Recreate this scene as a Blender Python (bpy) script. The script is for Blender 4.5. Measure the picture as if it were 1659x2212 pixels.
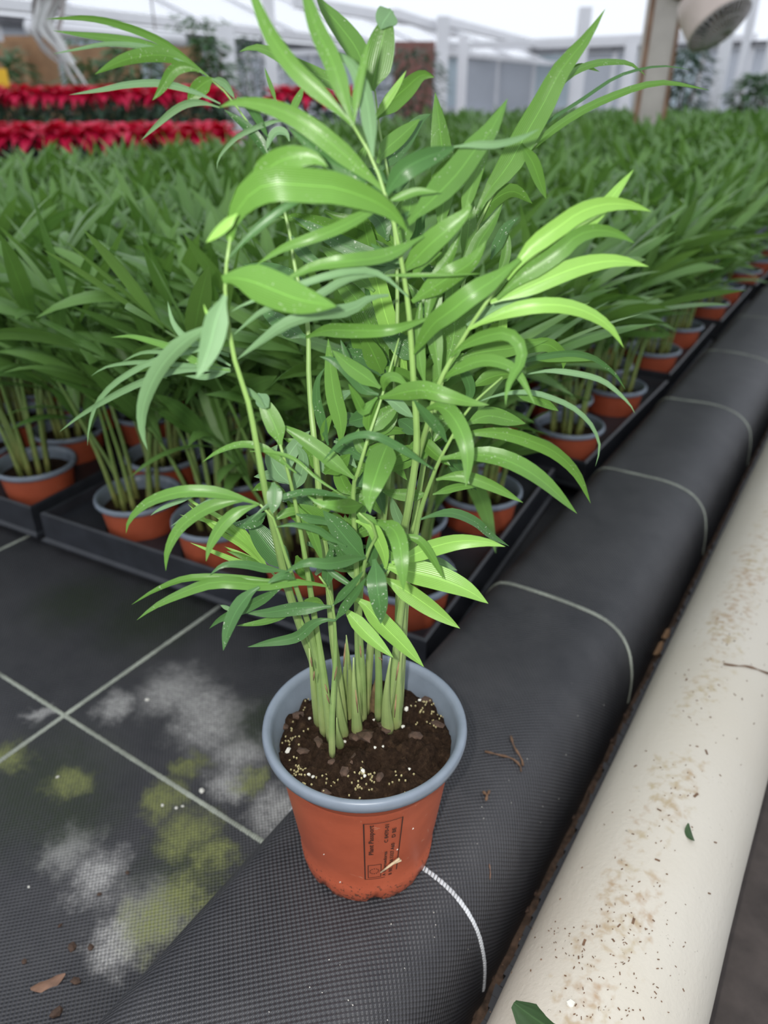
import bpy, bmesh, math, random
from mathutils import Vector, Matrix, noise

for o in list(bpy.data.objects):
    bpy.data.objects.remove(o)
S = bpy.context.scene
COL = S.collection
rnd = random.Random(11)

# ------------------------------------------------------------------ camera
FPX, CX, CY, YH = 1573.0, 829.5, 1106.0, 225.0
PITCH = math.atan((CY - YH) / FPX)
YAW = math.radians(33.1267)                 # heading, to the left of the bed edge (+Y)
CAM = Vector((0, 0, 0.50))
_rot = Matrix.Rotation(YAW, 3, 'Z')
RIGHT = _rot @ Vector((1, 0, 0))
FWD = _rot @ Vector((0, math.cos(PITCH), -math.sin(PITCH)))
UP = _rot @ Vector((0, math.sin(PITCH), math.cos(PITCH)))
HEAD = _rot @ Vector((0, 1, 0))

cd = bpy.data.cameras.new('camera')
cam = bpy.data.objects.new('camera', cd)
COL.objects.link(cam)
cam.matrix_world = Matrix((
    (RIGHT.x, UP.x, -FWD.x, CAM.x),
    (RIGHT.y, UP.y, -FWD.y, CAM.y),
    (RIGHT.z, UP.z, -FWD.z, CAM.z),
    (0, 0, 0, 1)))
cd.sensor_fit = 'VERTICAL'
cd.sensor_height = 36.0
cd.lens = FPX / 2212.0 * 36.0
cd.clip_start = 0.01
cd.clip_end = 200
cd.dof.use_dof = True
cd.dof.focus_distance = 0.37
cd.dof.aperture_fstop = 7.6
S.camera = cam

# ------------------------------------------------------------------ world, flash, exposure
W = bpy.data.worlds.new('overcast_sky')
S.world = W
W.use_nodes = True
bg = W.node_tree.nodes['Background']
bg.inputs[0].default_value = (0.86, 0.91, 1.0, 1)
bg.inputs[1].default_value = 1.15

fl = bpy.data.lights.new('phone_flash', 'POINT')     # the phone's own flash, beside its lens
fl.energy = 5.8
fl.color = (1.0, 0.97, 0.92)
fl.shadow_soft_size = 0.004
flo = bpy.data.objects.new('phone_flash', fl)
COL.objects.link(flo)
flo.location = CAM - RIGHT * 0.022 + UP * 0.012

S.view_settings.view_transform = 'Standard'
S.view_settings.look = 'None'
S.view_settings.gamma = 1.0
S.view_settings.use_curve_mapping = False
S.view_settings.exposure = 0.0


# ------------------------------------------------------------------ pixel helpers
def ray(x, y):
    return RIGHT * ((x - CX) / FPX) - UP * ((y - CY) / FPX) + FWD


def on_z(x, y, z):
    d = ray(x, y)
    return CAM + d * ((z - CAM.z) / d.z)


def at_head(x, y, dist):
    """point on the pixel's ray at a given horizontal distance along the heading"""
    d = ray(x, y)
    return CAM + d * (dist / d.dot(HEAD))


def project(p):
    q = p - CAM
    z = q.dot(FWD)
    if z < 0.02:
        return (-9999, -9999, z)
    return (CX + FPX * q.dot(RIGHT) / z, CY - FPX * q.dot(UP) / z, z)


# ------------------------------------------------------------------ object helpers
def link_mesh(name, verts, faces, mat, parent=None, uvs=None, smooth=True, loc=None):
    me = bpy.data.meshes.new(name)
    me.from_pydata([tuple(v) for v in verts], [], faces)
    if uvs:
        ul = me.uv_layers.new(name='UVMap')
        flat = []
        for f in faces:
            for i in f:
                flat.extend(uvs[i])
        ul.data.foreach_set('uv', flat)
    if smooth:
        me.polygons.foreach_set('use_smooth', [True] * len(me.polygons))
    if mat:
        me.materials.append(mat)
    me.update()
    o = bpy.data.objects.new(name, me)
    COL.objects.link(o)
    if parent:
        o.parent = parent
    if loc is not None:
        o.location = loc
    return o


def tag(o, label, cat, group=None):
    o['label'] = label
    o['category'] = cat
    if group:
        o['group'] = group
    return o


def thing(name, label, cat, loc=(0, 0, 0), rz=0.0, group=None):
    o = bpy.data.objects.new(name, None)
    o.empty_display_size = 0.02
    COL.objects.link(o)
    o.location = loc
    o.rotation_euler = (0, 0, rz)
    return tag(o, label, cat, group)


def struct(o):
    o['kind'] = 'structure'
    return o


KIDS = {}


def kids(o):
    k = KIDS.get(o.name)
    if k is None:
        k = KIDS[o.name] = list(o.children)
    return k


def copy_tree(o, parent=None):
    c = o.copy()
    COL.objects.link(c)
    c.parent = parent
    for ch in kids(o):
        copy_tree(ch, c)
    return c


class MB:
    """collects shapes for ONE mesh"""
    def __init__(self):
        self.v, self.f, self.u = [], [], []

    def add(self, verts, faces, uvs=None):
        n = len(self.v)
        self.v += [Vector(p) for p in verts]
        self.f += [tuple(i + n for i in f) for f in faces]
        self.u += list(uvs) if uvs else [(0.0, 0.0)] * len(verts)

    def box(self, c, s, M=None):
        x, y, z = s[0] / 2, s[1] / 2, s[2] / 2
        p = [Vector((a * x, b * y, d * z)) for d in (-1, 1) for a, b in ((-1, -1), (1, -1), (1, 1), (-1, 1))]
        if M:
            p = [M @ q for q in p]
        self.add([q + Vector(c) for q in p], [(3, 2, 1, 0), (4, 5, 6, 7), (0, 1, 5, 4), (1, 2, 6, 5), (2, 3, 7, 6), (3, 0, 4, 7)])

    def bar(self, a, b, w, h):
        a, b = Vector(a), Vector(b)
        d = b - a
        q = d.to_track_quat('X', 'Z').to_matrix()
        self.box((a + b) / 2, (d.length, w, h), q)

    def tube(self, pts, rad, n=8, cap=True):
        pts = [Vector(p) for p in pts]
        m = len(pts)
        rs = rad if isinstance(rad, (list, tuple)) else [rad] * m
        vs, fs, us = [], [], []
        ref = None
        for i, p in enumerate(pts):
            t = (pts[min(i + 1, m - 1)] - pts[max(i - 1, 0)]).normalized()
            if ref is None:
                ref = Vector((0, 0, 1)) if abs(t.z) < 0.9 else Vector((1, 0, 0))
                ref = t.cross(ref).normalized()
            ref = (ref - t * ref.dot(t)).normalized()
            s = t.cross(ref)
            for k in range(n):
                a = 2 * math.pi * k / n
                vs.append(p + (ref * math.cos(a) + s * math.sin(a)) * rs[i])
                us.append((k / n, i / max(1, m - 1)))
        for i in range(m - 1):
            for k in range(n):
                fs.append((i * n + k, i * n + (k + 1) % n, (i + 1) * n + (k + 1) % n, (i + 1) * n + k))
        if cap:
            fs.append(tuple(range(n - 1, -1, -1)))
            fs.append(tuple((m - 1) * n + k for k in range(n)))
        self.add(vs, fs, us)

    def lathe(self, prof, n=48, c=(0, 0, 0), wob=None):
        vs, fs, us = [], [], []
        c = Vector(c)
        m = len(prof)
        for i, (r, z) in enumerate(prof):
            for k in range(n):
                a = 2 * math.pi * k / n
                rr, zz = (r, z) if wob is None else wob(i, a, r, z)
                vs.append(c + Vector((rr * math.cos(a), rr * math.sin(a), zz)))
                us.append((k / n, i / (m - 1)))
        for i in range(m - 1):
            for k in range(n):
                fs.append((i * n + k, i * n + (k + 1) % n, (i + 1) * n + (k + 1) % n, (i + 1) * n + k))
        self.add(vs, fs, us)

    def obj(self, name, mat, parent=None, smooth=True, loc=None):
        return link_mesh(name, self.v, self.f, mat, parent, self.u, smooth, loc)


def catmull(pts, n):
    """resample a polyline smoothly to n points, by arc length"""
    P = [Vector(p) for p in pts]
    if len(P) == 2:
        return [P[0].lerp(P[1], i / (n - 1)) for i in range(n)]
    Q = [P[0] * 2 - P[1]] + P + [P[-1] * 2 - P[-2]]
    fine = []
    for i in range(1, len(Q) - 2):
        a, b, c, d = Q[i - 1], Q[i], Q[i + 1], Q[i + 2]
        for k in range(12):
            t = k / 12
            fine.append(0.5 * ((2 * b) + (c - a) * t + (2 * a - 5 * b + 4 * c - d) * t * t + (3 * b - a - 3 * c + d) * t ** 3))
    fine.append(P[-1])
    L = [0.0]
    for i in range(1, len(fine)):
        L.append(L[-1] + (fine[i] - fine[i - 1]).length)
    out, j = [], 0
    for i in range(n):
        s = L[-1] * i / (n - 1)
        while j < len(L) - 2 and L[j + 1] < s:
            j += 1
        dl = L[j + 1] - L[j]
        out.append(fine[j].lerp(fine[j + 1], 0 if dl < 1e-9 else (s - L[j]) / dl))
    return out


def leaf_profile(t, blunt=0.0):
    up = min(1.0, t / 0.32)
    up = 0.2 + 0.8 * (up * up * (3 - 2 * up))
    dn = max(0.0, (t - 0.42) / 0.58)
    return up * max(0.0, 1 - dn ** (2.0 + blunt))


def ribbon(path, widths, sides, fold=0.12, across=5):
    """leaf blade: a folded strip along a path; fold lifts the edges over the midrib"""
    vs, fs, us = [], [], []
    n = len(path)
    cols = [-1, -0.5, 0, 0.5, 1] if across == 5 else [-1, 0, 1]
    for i, p in enumerate(path):
        t = (path[min(i + 1, n - 1)] - path[max(i - 1, 0)])
        s = sides[i]
        nn = t.cross(s)
        nn = nn.normalized() if nn.length > 1e-9 else Vector((0, 0, 1))
        for c in cols:
            vs.append(p + s * (c * widths[i] / 2) + nn * (abs(c) ** 1.3 * widths[i] * fold))
            us.append(((c + 1) / 2, i / (n - 1)))
    m = len(cols)
    for i in range(n - 1):
        for k in range(m - 1):
            fs.append((i * m + k, i * m + k + 1, (i + 1) * m + k + 1, (i + 1) * m + k))
    return vs, fs, us


# ------------------------------------------------------------------ materials
def nodes_of(name):
    m = bpy.data.materials.new(name)
    m.use_nodes = True
    nt = m.node_tree
    return m, nt, nt.nodes['Principled BSDF']


def N(nt, kind, **kw):
    n = nt.nodes.new(kind)
    for k, v in kw.items():
        setattr(n, k, v)
    return n


def noise_tex(nt, scale, detail=4, rough=0.55, vec=None, dist=0.0):
    n = N(nt, 'ShaderNodeTexNoise')
    n.inputs['Scale'].default_value = scale
    n.inputs['Detail'].default_value = detail
    n.inputs['Roughness'].default_value = rough
    n.inputs['Distortion'].default_value = dist
    if vec is not None:
        nt.links.new(vec, n.inputs['Vector'])
    return n.outputs['Fac']


def ramp(nt, fac, stops):
    r = N(nt, 'ShaderNodeValToRGB')
    el = r.color_ramp.elements
    while len(el) < len(stops):
        el.new(0.5)
    for e, (p, c) in zip(el, stops):
        e.position = p
        e.color = (*c, 1) if len(c) == 3 else c
    nt.links.new(fac, r.inputs['Fac'])
    return r.outputs['Color']


def mixc(nt, fac, a, b, mode='MIX'):
    m = N(nt, 'ShaderNodeMix', data_type='RGBA', blend_type=mode)
    for s, v in ((m.inputs[0], fac), (m.inputs[6], a), (m.inputs[7], b)):
        if isinstance(v, (int, float)):
            s.default_value = v
        elif isinstance(v, (tuple, list)):
            s.default_value = (*v, 1)
        else:
            nt.links.new(v, s)
    return m.outputs[2]


def math_n(nt, op, a, b=None, clamp=False):
    m = N(nt, 'ShaderNodeMath', operation=op, use_clamp=clamp)
    for i, v in enumerate((a, b)):
        if v is None:
            continue
        if isinstance(v, (int, float)):
            m.inputs[i].default_value = v
        else:
            nt.links.new(v, m.inputs[i])
    return m.outputs[0]


def bump(nt, b, h, strength, dist):
    n = N(nt, 'ShaderNodeBump')
    n.inputs['Strength'].default_value = strength
    n.inputs['Distance'].default_value = dist
    nt.links.new(h, n.inputs['Height'])
    nt.links.new(n.outputs['Normal'], b.inputs['Normal'])


def obj_coord(nt):
    return N(nt, 'ShaderNodeTexCoord').outputs['Object']


def plain(name, col, rough=0.5, var=0.25, scale=30, bs=0.0, bd=0.001, spec=0.5, metal=0.0, sub=0.0):
    m, nt, b = nodes_of(name)
    v = obj_coord(nt)
    f = noise_tex(nt, scale, 5, 0.6, v)
    lo = tuple(c * (1 - var) for c in col)
    hi = tuple(min(1, c * (1 + var)) for c in col)
    nt.links.new(ramp(nt, f, [(0.3, lo), (0.7, hi)]), b.inputs['Base Color'])
    b.inputs['Roughness'].default_value = rough
    b.inputs['Specular IOR Level'].default_value = spec
    b.inputs['Metallic'].default_value = metal
    if bs:
        bump(nt, b, f, bs, bd)
    return m


def leaf_mat(name, col, back, rough=0.30, transl=0.25, dust=0.0, veins=14):
    m, nt, b = nodes_of(name)
    uv = N(nt, 'ShaderNodeTexCoord')
    sep = N(nt, 'ShaderNodeSeparateXYZ')
    nt.links.new(uv.outputs['UV'], sep.inputs[0])
    info = N(nt, 'ShaderNodeObjectInfo')
    f = noise_tex(nt, 60, 4, 0.6, uv.outputs['Object'])
    base = mixc(nt, f, tuple(c * 0.82 for c in col), tuple(c * 1.18 for c in col))
    base = mixc(nt, math_n(nt, 'MULTIPLY', info.outputs['Random'], 0.45), base, back)
    # parallel veins, pale midrib
    wav = math_n(nt, 'SINE', math_n(nt, 'MULTIPLY', sep.outputs['X'], veins * 6.283))
    vv = math_n(nt, 'MULTIPLY_ADD', wav, 0.5)
    vv.node.inputs[2].default_value = 0.5
    base = mixc(nt, math_n(nt, 'MULTIPLY', vv, 0.16), base, tuple(min(1, c * 1.8) for c in col))
    mid = math_n(nt, 'ABSOLUTE', math_n(nt, 'SUBTRACT', sep.outputs['X'], 0.5))
    midm = math_n(nt, 'LESS_THAN', mid, 0.022)
    base = mixc(nt, math_n(nt, 'MULTIPLY', midm, 0.35), base, tuple(min(1, c * 2.4) for c in col))
    if dust:
        d = noise_tex(nt, 900, 2, 0.7, uv.outputs['Object'])
        d2 = noise_tex(nt, 35, 3, 0.6, uv.outputs['Object'])
        dm = math_n(nt, 'MULTIPLY', math_n(nt, 'GREATER_THAN', d, 0.66), math_n(nt, 'GREATER_THAN', d2, 0.52))
        base = mixc(nt, math_n(nt, 'MULTIPLY', dm, dust), base, (0.55, 0.6, 0.5))
    nt.links.new(base, b.inputs['Base Color'])
    b.inputs['Roughness'].default_value = rough
    b.inputs['Specular IOR Level'].default_value = 0.38
    bump(nt, b, vv, 0.25, 0.0004)
    tr = N(nt, 'ShaderNodeBsdfTranslucent')
    nt.links.new(mixc(nt, 1.0, base, (1.0, 1.0, 0.55), 'MULTIPLY'), tr.inputs['Color'])
    ms = N(nt, 'ShaderNodeMixShader')
    ms.inputs[0].default_value = transl
    out = nt.nodes['Material Output']
    nt.links.new(b.outputs[0], ms.inputs[1])
    nt.links.new(tr.outputs[0], ms.inputs[2])
    nt.links.new(ms.outputs[0], out.inputs[0])
    return m


def stem_mat(name, lo, hi, yellow):
    m, nt, b = nodes_of(name)
    uv = N(nt, 'ShaderNodeTexCoord')
    sep = N(nt, 'ShaderNodeSeparateXYZ')
    nt.links.new(uv.outputs['UV'], sep.inputs[0])
    c = ramp(nt, sep.outputs['Y'], [(0.0, yellow), (0.22, lo), (0.7, hi), (1.0, hi)])
    f = noise_tex(nt, 90, 4, 0.6, uv.outputs['Object'])
    c = mixc(nt, f, c, tuple(x * 0.7 for x in hi))
    wav = math_n(nt, 'SINE', math_n(nt, 'MULTIPLY', sep.outputs['X'], 8 * 6.283))
    nt.links.new(c, b.inputs['Base Color'])
    b.inputs['Roughness'].default_value = 0.42
    bump(nt, b, wav, 0.2, 0.0005)
    return m


MAT = {}
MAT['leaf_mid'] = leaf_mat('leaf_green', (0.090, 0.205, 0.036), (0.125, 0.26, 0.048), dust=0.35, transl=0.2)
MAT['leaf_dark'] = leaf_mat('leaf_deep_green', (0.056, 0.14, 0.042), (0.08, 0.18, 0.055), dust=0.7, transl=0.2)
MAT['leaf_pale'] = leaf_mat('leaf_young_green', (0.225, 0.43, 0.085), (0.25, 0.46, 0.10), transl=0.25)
MAT['leaf_grey'] = leaf_mat('leaf_underside', (0.15, 0.27, 0.13), (0.17, 0.31, 0.14), rough=0.5)
MAT['leaf_back'] = leaf_mat('palm_leaflet', (0.092, 0.200, 0.046), (0.27, 0.48, 0.12), rough=0.33, transl=0.25)
MAT['stem'] = stem_mat('palm_stem', (0.34, 0.46, 0.17), (0.26, 0.43, 0.12), (0.50, 0.50, 0.22))
MAT['stem_back'] = stem_mat('palm_stem_older', (0.28, 0.33, 0.10), (0.13, 0.27, 0.06), (0.42, 0.33, 0.10))
MAT['sheath'] = stem_mat('sheath', (0.36, 0.47, 0.16), (0.36, 0.48, 0.17), (0.50, 0.46, 0.18))
MAT['husk'] = plain('dry_husk', (0.22, 0.14, 0.07), 0.8, 0.45, 120, 0.4, 0.001)


def terracotta_mat():
    m, nt, b = nodes_of('terracotta_plastic')
    v = obj_coord(nt)
    f = noise_tex(nt, 55, 5, 0.65, v)
    c = ramp(nt, f, [(0.3, (0.375, 0.080, 0.036)), (0.7, (0.445, 0.098, 0.045))])
    # soil splashes towards the foot of the pot: marks with a shape of their own
    sep = N(nt, 'ShaderNodeSeparateXYZ')
    nt.links.new(v, sep.inputs[0])
    sp = noise_tex(nt, 420, 4, 0.7, v)
    h = N(nt, 'ShaderNodeMapRange')
    nt.links.new(sep.outputs['Z'], h.inputs[0])
    h.inputs[1].default_value, h.inputs[2].default_value = 0.0, 0.03
    h.inputs[3].default_value, h.inputs[4].default_value = 0.50, 0.72
    dm = math_n(nt, 'GREATER_THAN', sp, h.outputs[0])
    c = mixc(nt, math_n(nt, 'MULTIPLY', dm, 0.8), c, (0.06, 0.035, 0.022))
    sc = noise_tex(nt, 120, 3, 0.6, v, 1.0)
    c = mixc(nt, math_n(nt, 'MULTIPLY', math_n(nt, 'GREATER_THAN', sc, 0.70), 0.35), c, (0.6, 0.36, 0.24))
    nt.links.new(c, b.inputs['Base Color'])
    b.inputs['Roughness'].default_value = 0.42
    return m


MAT['terracotta'] = terracotta_mat()
MAT['rim'] = plain('grey_blue_plastic', (0.19, 0.225, 0.27), 0.36, 0.10, 60)
MAT['ink'] = plain('black_print', (0.035, 0.018, 0.014), 0.5, 0.1, 60)
MAT['tray'] = plain('black_tray_plastic', (0.026, 0.028, 0.034), 0.42, 0.3, 30)


def soil_mat():
    m, nt, b = nodes_of('potting_soil')
    v = obj_coord(nt)
    f = noise_tex(nt, 260, 6, 0.7, v)
    g = noise_tex(nt, 60, 4, 0.6, v)
    c = ramp(nt, f, [(0.32, (0.012, 0.007, 0.005)), (0.55, (0.045, 0.027, 0.017)), (0.75, (0.13, 0.08, 0.045))])
    c = mixc(nt, math_n(nt, 'MULTIPLY', g, 0.5), c, (0.05, 0.028, 0.016))
    nt.links.new(c, b.inputs['Base Color'])
    b.inputs['Roughness'].default_value = 0.95
    b.inputs['Specular IOR Level'].default_value = 0.1
    bump(nt, b, f, 1.0, 0.004)
    return m


MAT['soil'] = soil_mat()
MAT['perlite'] = plain('perlite', (0.72, 0.70, 0.62), 0.8, 0.12, 200, 0.4, 0.001)
MAT['bark'] = plain('bark', (0.075, 0.044, 0.029), 0.85, 0.5, 200, 0.6, 0.001)
MAT['mould'] = plain('pale_crumbs', (0.42, 0.36, 0.18), 0.9, 0.3, 300, 0.5, 0.001)
MAT['straw'] = plain('straw', (0.62, 0.48, 0.30), 0.7, 0.25, 150)
MAT['twig'] = plain('twig', (0.16, 0.09, 0.05), 0.85, 0.4, 150, 0.5, 0.001)


def fabric_mat(name, stains):
    """woven black ground cover: UV in metres; stains: (x, y, r, kind) in world metres"""
    m, nt, b = nodes_of(name)
    tc = N(nt, 'ShaderNodeTexCoord')
    sep = N(nt, 'ShaderNodeSeparateXYZ')
    nt.links.new(tc.outputs['UV'], sep.inputs[0])
    p = 2 * math.pi / 0.0037
    sx = math_n(nt, 'SINE', math_n(nt, 'MULTIPLY', sep.outputs['X'], p))
    sy = math_n(nt, 'SINE', math_n(nt, 'MULTIPLY', sep.outputs['Y'], p))
    wv = math_n(nt, 'MULTIPLY', sx, sy)
    fine = math_n(nt, 'SINE', math_n(nt, 'MULTIPLY', sep.outputs['X'], p * 4))
    h = math_n(nt, 'ADD', wv, math_n(nt, 'MULTIPLY', fine, 0.12))
    pos = tc.outputs['Object']
    big = noise_tex(nt, 9, 5, 0.6, pos)
    spk = noise_tex(nt, 700, 3, 0.7, pos)
    grime = noise_tex(nt, 45, 5, 0.7, pos)
    wmask = math_n(nt, 'MULTIPLY_ADD', wv, 0.5)
    wmask.node.inputs[2].default_value = 0.5
    c = mixc(nt, wmask, (0.014, 0.014, 0.0165), (0.036, 0.036, 0.042))
    dustm = math_n(nt, 'MULTIPLY', math_n(nt, 'SUBTRACT', math_n(nt, 'ADD', big, math_n(nt, 'MULTIPLY', grime, 0.5)), 0.55, True), 0.55)
    c = mixc(nt, dustm, c, (0.15, 0.145, 0.145))
    if stains:
        dn = N(nt, 'ShaderNodeTexNoise')
        dn.inputs['Scale'].default_value = 38
        dn.inputs['Detail'].default_value = 6
        dn.inputs['Roughness'].default_value = 0.7
        nt.links.new(pos, dn.inputs['Vector'])
        off = N(nt, 'ShaderNodeVectorMath', operation='MULTIPLY_ADD')
        nt.links.new(dn.outputs['Color'], off.inputs[0])
        off.inputs[1].default_value = (0.06, 0.06, 0)
        nt.links.new(pos, off.inputs[2])
        masks = {}
        for (x, y, r, kind) in stains:
            ds = N(nt, 'ShaderNodeVectorMath', operation='DISTANCE')
            nt.links.new(off.outputs[0], ds.inputs[0])
            ds.inputs[1].default_value = (x + 0.03, y + 0.03, 0)
            mr = N(nt, 'ShaderNodeMapRange', interpolation_type='SMOOTHSTEP')
            nt.links.new(ds.outputs['Value'], mr.inputs[0])
            mr.inputs[1].default_value, mr.inputs[2].default_value = r * 1.55, r * 0.15
            o = mr.outputs[0]
            masks[kind] = o if kind not in masks else math_n(nt, 'MAXIMUM', masks[kind], o)
        fz = noise_tex(nt, 170, 5, 0.75, pos)
        wsp = math_n(nt, 'MULTIPLY', math_n(nt, 'SUBTRACT', math_n(nt, 'ADD', spk, fz), 0.55, True), math_n(nt, 'ADD', wmask, 0.55))
        for kind, col, amt in (('white', (0.42, 0.41, 0.39), 1.6), ('dark', (0.018, 0.028, 0.010), 1.5), ('moss', (0.21, 0.23, 0.07), 1.6)):
            if kind in masks:
                f = math_n(nt, 'MULTIPLY', math_n(nt, 'MULTIPLY', masks[kind], wsp), amt, True)
                c = mixc(nt, f, c, col)
    nt.links.new(c, b.inputs['Base Color'])
    b.inputs['Roughness'].default_value = 0.48
    b.inputs['Specular IOR Level'].default_value = 0.55
    bump(nt, b, h, 0.55, 0.0009)
    return m


WHITE = [(380, 1495, .032), (455, 1560, .032), (515, 1625, .024), (500, 1690, .018), (250, 1525, .016), (605, 1745, .022),
         (335, 1960, .026), (150, 1830, .02), (210, 1900, .02), (80, 1545, .012), (255, 2030, .02), (430, 1520, .025)]
MOSS = [(408, 1658, .014), (352, 1725, .016), (405, 1800, .020), (462, 1850, .015), (395, 1930, .018), (330, 1985, .022),
        (150, 1690, .016), (540, 1690, .012), (20, 1640, .016)]
DARK = [(80, 1700, .06), (150, 1760, .04), (400, 1880, .035), (330, 1330, .06), (170, 1300, .05), (560, 1560, .03)]
ST = []
for lst, k in ((WHITE, 'white'), (MOSS, 'moss'), (DARK, 'dark')):
    for (x, y, r) in lst:
        g = on_z(x, y, 0.0)
        ST.append((g.x, g.y, r, k))
MAT['ground_fabric'] = fabric_mat('ground_cover_fabric', ST)
MAT['ridge_fabric'] = fabric_mat('ridge_fabric', [])
MAT['stitch'] = plain('white_thread', (0.62, 0.63, 0.64), 0.6, 0.2, 50)
MAT['stitch_dirty'] = plain('grey_thread', (0.33, 0.35, 0.29), 0.7, 0.35, 25)


def pipe_mat():
    m, nt, b = nodes_of('painted_pipe')
    v = obj_coord(nt)
    g = noise_tex(nt, 4, 4, 0.6, v)
    c = ramp(nt, g, [(0.3, (0.56, 0.51, 0.415)), (0.7, (0.61, 0.57, 0.49))])
    sep = N(nt, 'ShaderNodeSeparateXYZ')
    nt.links.new(v, sep.inputs[0])
    # rusty blotches, clustered along the top line
    cl = noise_tex(nt, 16, 3, 0.6, v, 0.2)
    sp = noise_tex(nt, 150, 2, 0.5, v, 0.2)
    d = math_n(nt, 'ABSOLUTE', math_n(nt, 'ADD', sep.outputs['X'], 0.006))
    band = N(nt, 'ShaderNodeMapRange', interpolation_type='SMOOTHSTEP')
    nt.links.new(d, band.inputs[0])
    band.inputs[1].default_value, band.inputs[2].default_value = 0.050, 0.006
    k = math_n(nt, 'MULTIPLY', math_n(nt, 'MULTIPLY', sp, math_n(nt, 'ADD', cl, 0.35)), band.outputs[0])
    mr = N(nt, 'ShaderNodeMapRange', interpolation_type='SMOOTHSTEP')
    nt.links.new(k, mr.inputs[0])
    mr.inputs[1].default_value, mr.inputs[2].default_value = 0.37, 0.68
    hue = noise_tex(nt, 30, 2, 0.5, v)
    stain = ramp(nt, hue, [(0.42, (0.40, 0.31, 0.16)), (0.62, (0.36, 0.22, 0.11))])
    c = mixc(nt, math_n(nt, 'MULTIPLY', mr.outputs[0], 0.72), c, stain)
    fl_ = noise_tex(nt, 330, 3, 0.7, v, 1.2)
    fm = math_n(nt, 'MULTIPLY', math_n(nt, 'GREATER_THAN', fl_, 0.70), math_n(nt, 'GREATER_THAN', cl, 0.47))
    c = mixc(nt, math_n(nt, 'MULTIPLY', fm, 0.75), c, (0.16, 0.14, 0.10))
    nt.links.new(c, b.inputs['Base Color'])
    b.inputs['Roughness'].default_value = 0.62
    b.inputs['Specular IOR Level'].default_value = 0.3
    bump(nt, b, noise_tex(nt, 260, 4, 0.6, v), 0.35, 0.0012)
    return m


MAT['pipe'] = pipe_mat()
MAT['path'] = plain('aisle_soil', (0.062, 0.050, 0.044), 0.9, 0.45, 22, 0.4, 0.004)
MAT['gutter_soil'] = plain('gutter_soil', (0.085, 0.052, 0.034), 0.95, 0.6, 120, 0.9, 0.004)
MAT['floor'] = plain('greenhouse_floor', (0.16, 0.15, 0.14), 0.9, 0.3, 3)
MAT['white_frame'] = plain('white_painted_metal', (0.90, 0.90, 0.92), 0.45, 0.05, 2)
MAT['cream_post'] = plain('cream_painted_steel', (0.52, 0.47, 0.42), 0.6, 0.12, 9)
MAT['rust'] = plain('rusty_edge', (0.25, 0.14, 0.085), 0.8, 0.4, 12)
MAT['panel'] = plain('pale_wall_panel', (0.60, 0.63, 0.68), 0.35, 0.08, 0.7)
MAT['panel_blue'] = plain('bluish_wall_panel', (0.58, 0.68, 0.73), 0.3, 0.08, 0.7)
MAT['dark_grey'] = plain('dark_grey_metal', (0.12, 0.12, 0.13), 0.6, 0.3, 5)
MAT['brown_board'] = plain('brown_board', (0.36, 0.21, 0.11), 0.8, 0.3, 4)
MAT['brick_red'] = plain('red_brown_board', (0.26, 0.12, 0.10), 0.8, 0.3, 4)
MAT['film'] = plain('white_film', (0.70, 0.70, 0.68), 0.5, 0.12, 10)
MAT['pink'] = plain('faded_red_cap', (0.46, 0.20, 0.18), 0.5, 0.1, 10)
MAT['yellow'] = plain('yellow_card', (0.85, 0.60, 0.03), 0.5, 0.05, 10)
MAT['beige'] = plain('beige_enamel', (0.56, 0.46, 0.40), 0.5, 0.15, 6)
MAT['wire'] = plain('grey_wire', (0.42, 0.39, 0.38), 0.5, 0.2, 20)
MAT['red_bract'] = leaf_mat('red_bract', (0.70, 0.010, 0.070), (0.78, 0.02, 0.10), rough=0.5, transl=0.25, veins=4)
MAT['bluegreen'] = leaf_mat('blue_green_leaf', (0.045, 0.095, 0.06), (0.06, 0.12, 0.075), rough=0.5, veins=4)
MAT['shrub'] = leaf_mat('shrub_leaf', (0.07, 0.15, 0.06), (0.16, 0.24, 0.12), rough=0.5, veins=3)
MAT['dark_pot'] = plain('dark_pot', (0.04, 0.045, 0.05), 0.5, 0.2, 20)
MAT['old_leaf'] = leaf_mat('old_green_leaf', (0.035, 0.075, 0.025), (0.045, 0.09, 0.03), rough=0.45, transl=0.1, veins=5)
MAT['dead_leaf'] = plain('dead_leaf', (0.22, 0.12, 0.075), 0.7, 0.4, 80, 0.4, 0.001)


def glass_mat():
    m, nt, b = nodes_of('roof_glass')
    b.inputs['Base Color'].default_value = (0.95, 0.97, 1, 1)
    b.inputs['Roughness'].default_value = 0.25
    b.inputs['Transmission Weight'].default_value = 0.9
    b.inputs['IOR'].default_value = 1.05
    n = noise_tex(nt, 3, 3, 0.6, obj_coord(nt))
    bump(nt, b, n, 0.05, 0.01)
    return m


MAT['glass'] = glass_mat()

# ================================================================== THE SETTING
def plane(name, x0, x1, y0, y1, z, mat):
    return link_mesh(name, [(x0, y0, z), (x1, y0, z), (x1, y1, z), (x0, y1, z)], [(0, 1, 2, 3)], mat,
                     uvs=[(x0, y0), (x1, y0), (x1, y1), (x0, y1)], smooth=False)


fl_ = struct(plane('floor', -45, 30, -12, 60, -0.075, MAT['floor']))
fl_['label'] = 'grey greenhouse floor running under the beds'
aisle = struct(plane('floor_aisle', -0.10, 2.0, -1.0, 14, -0.030, MAT['path']))
aisle['label'] = 'dark brown soil path beside the white pipe'
ground = struct(plane('floor_bed', -3.6, -0.245, -1.0, 12, 0.0, MAT['ground_fabric']))
ground['label'] = 'black woven ground cover with white mineral stains and moss'

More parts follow.
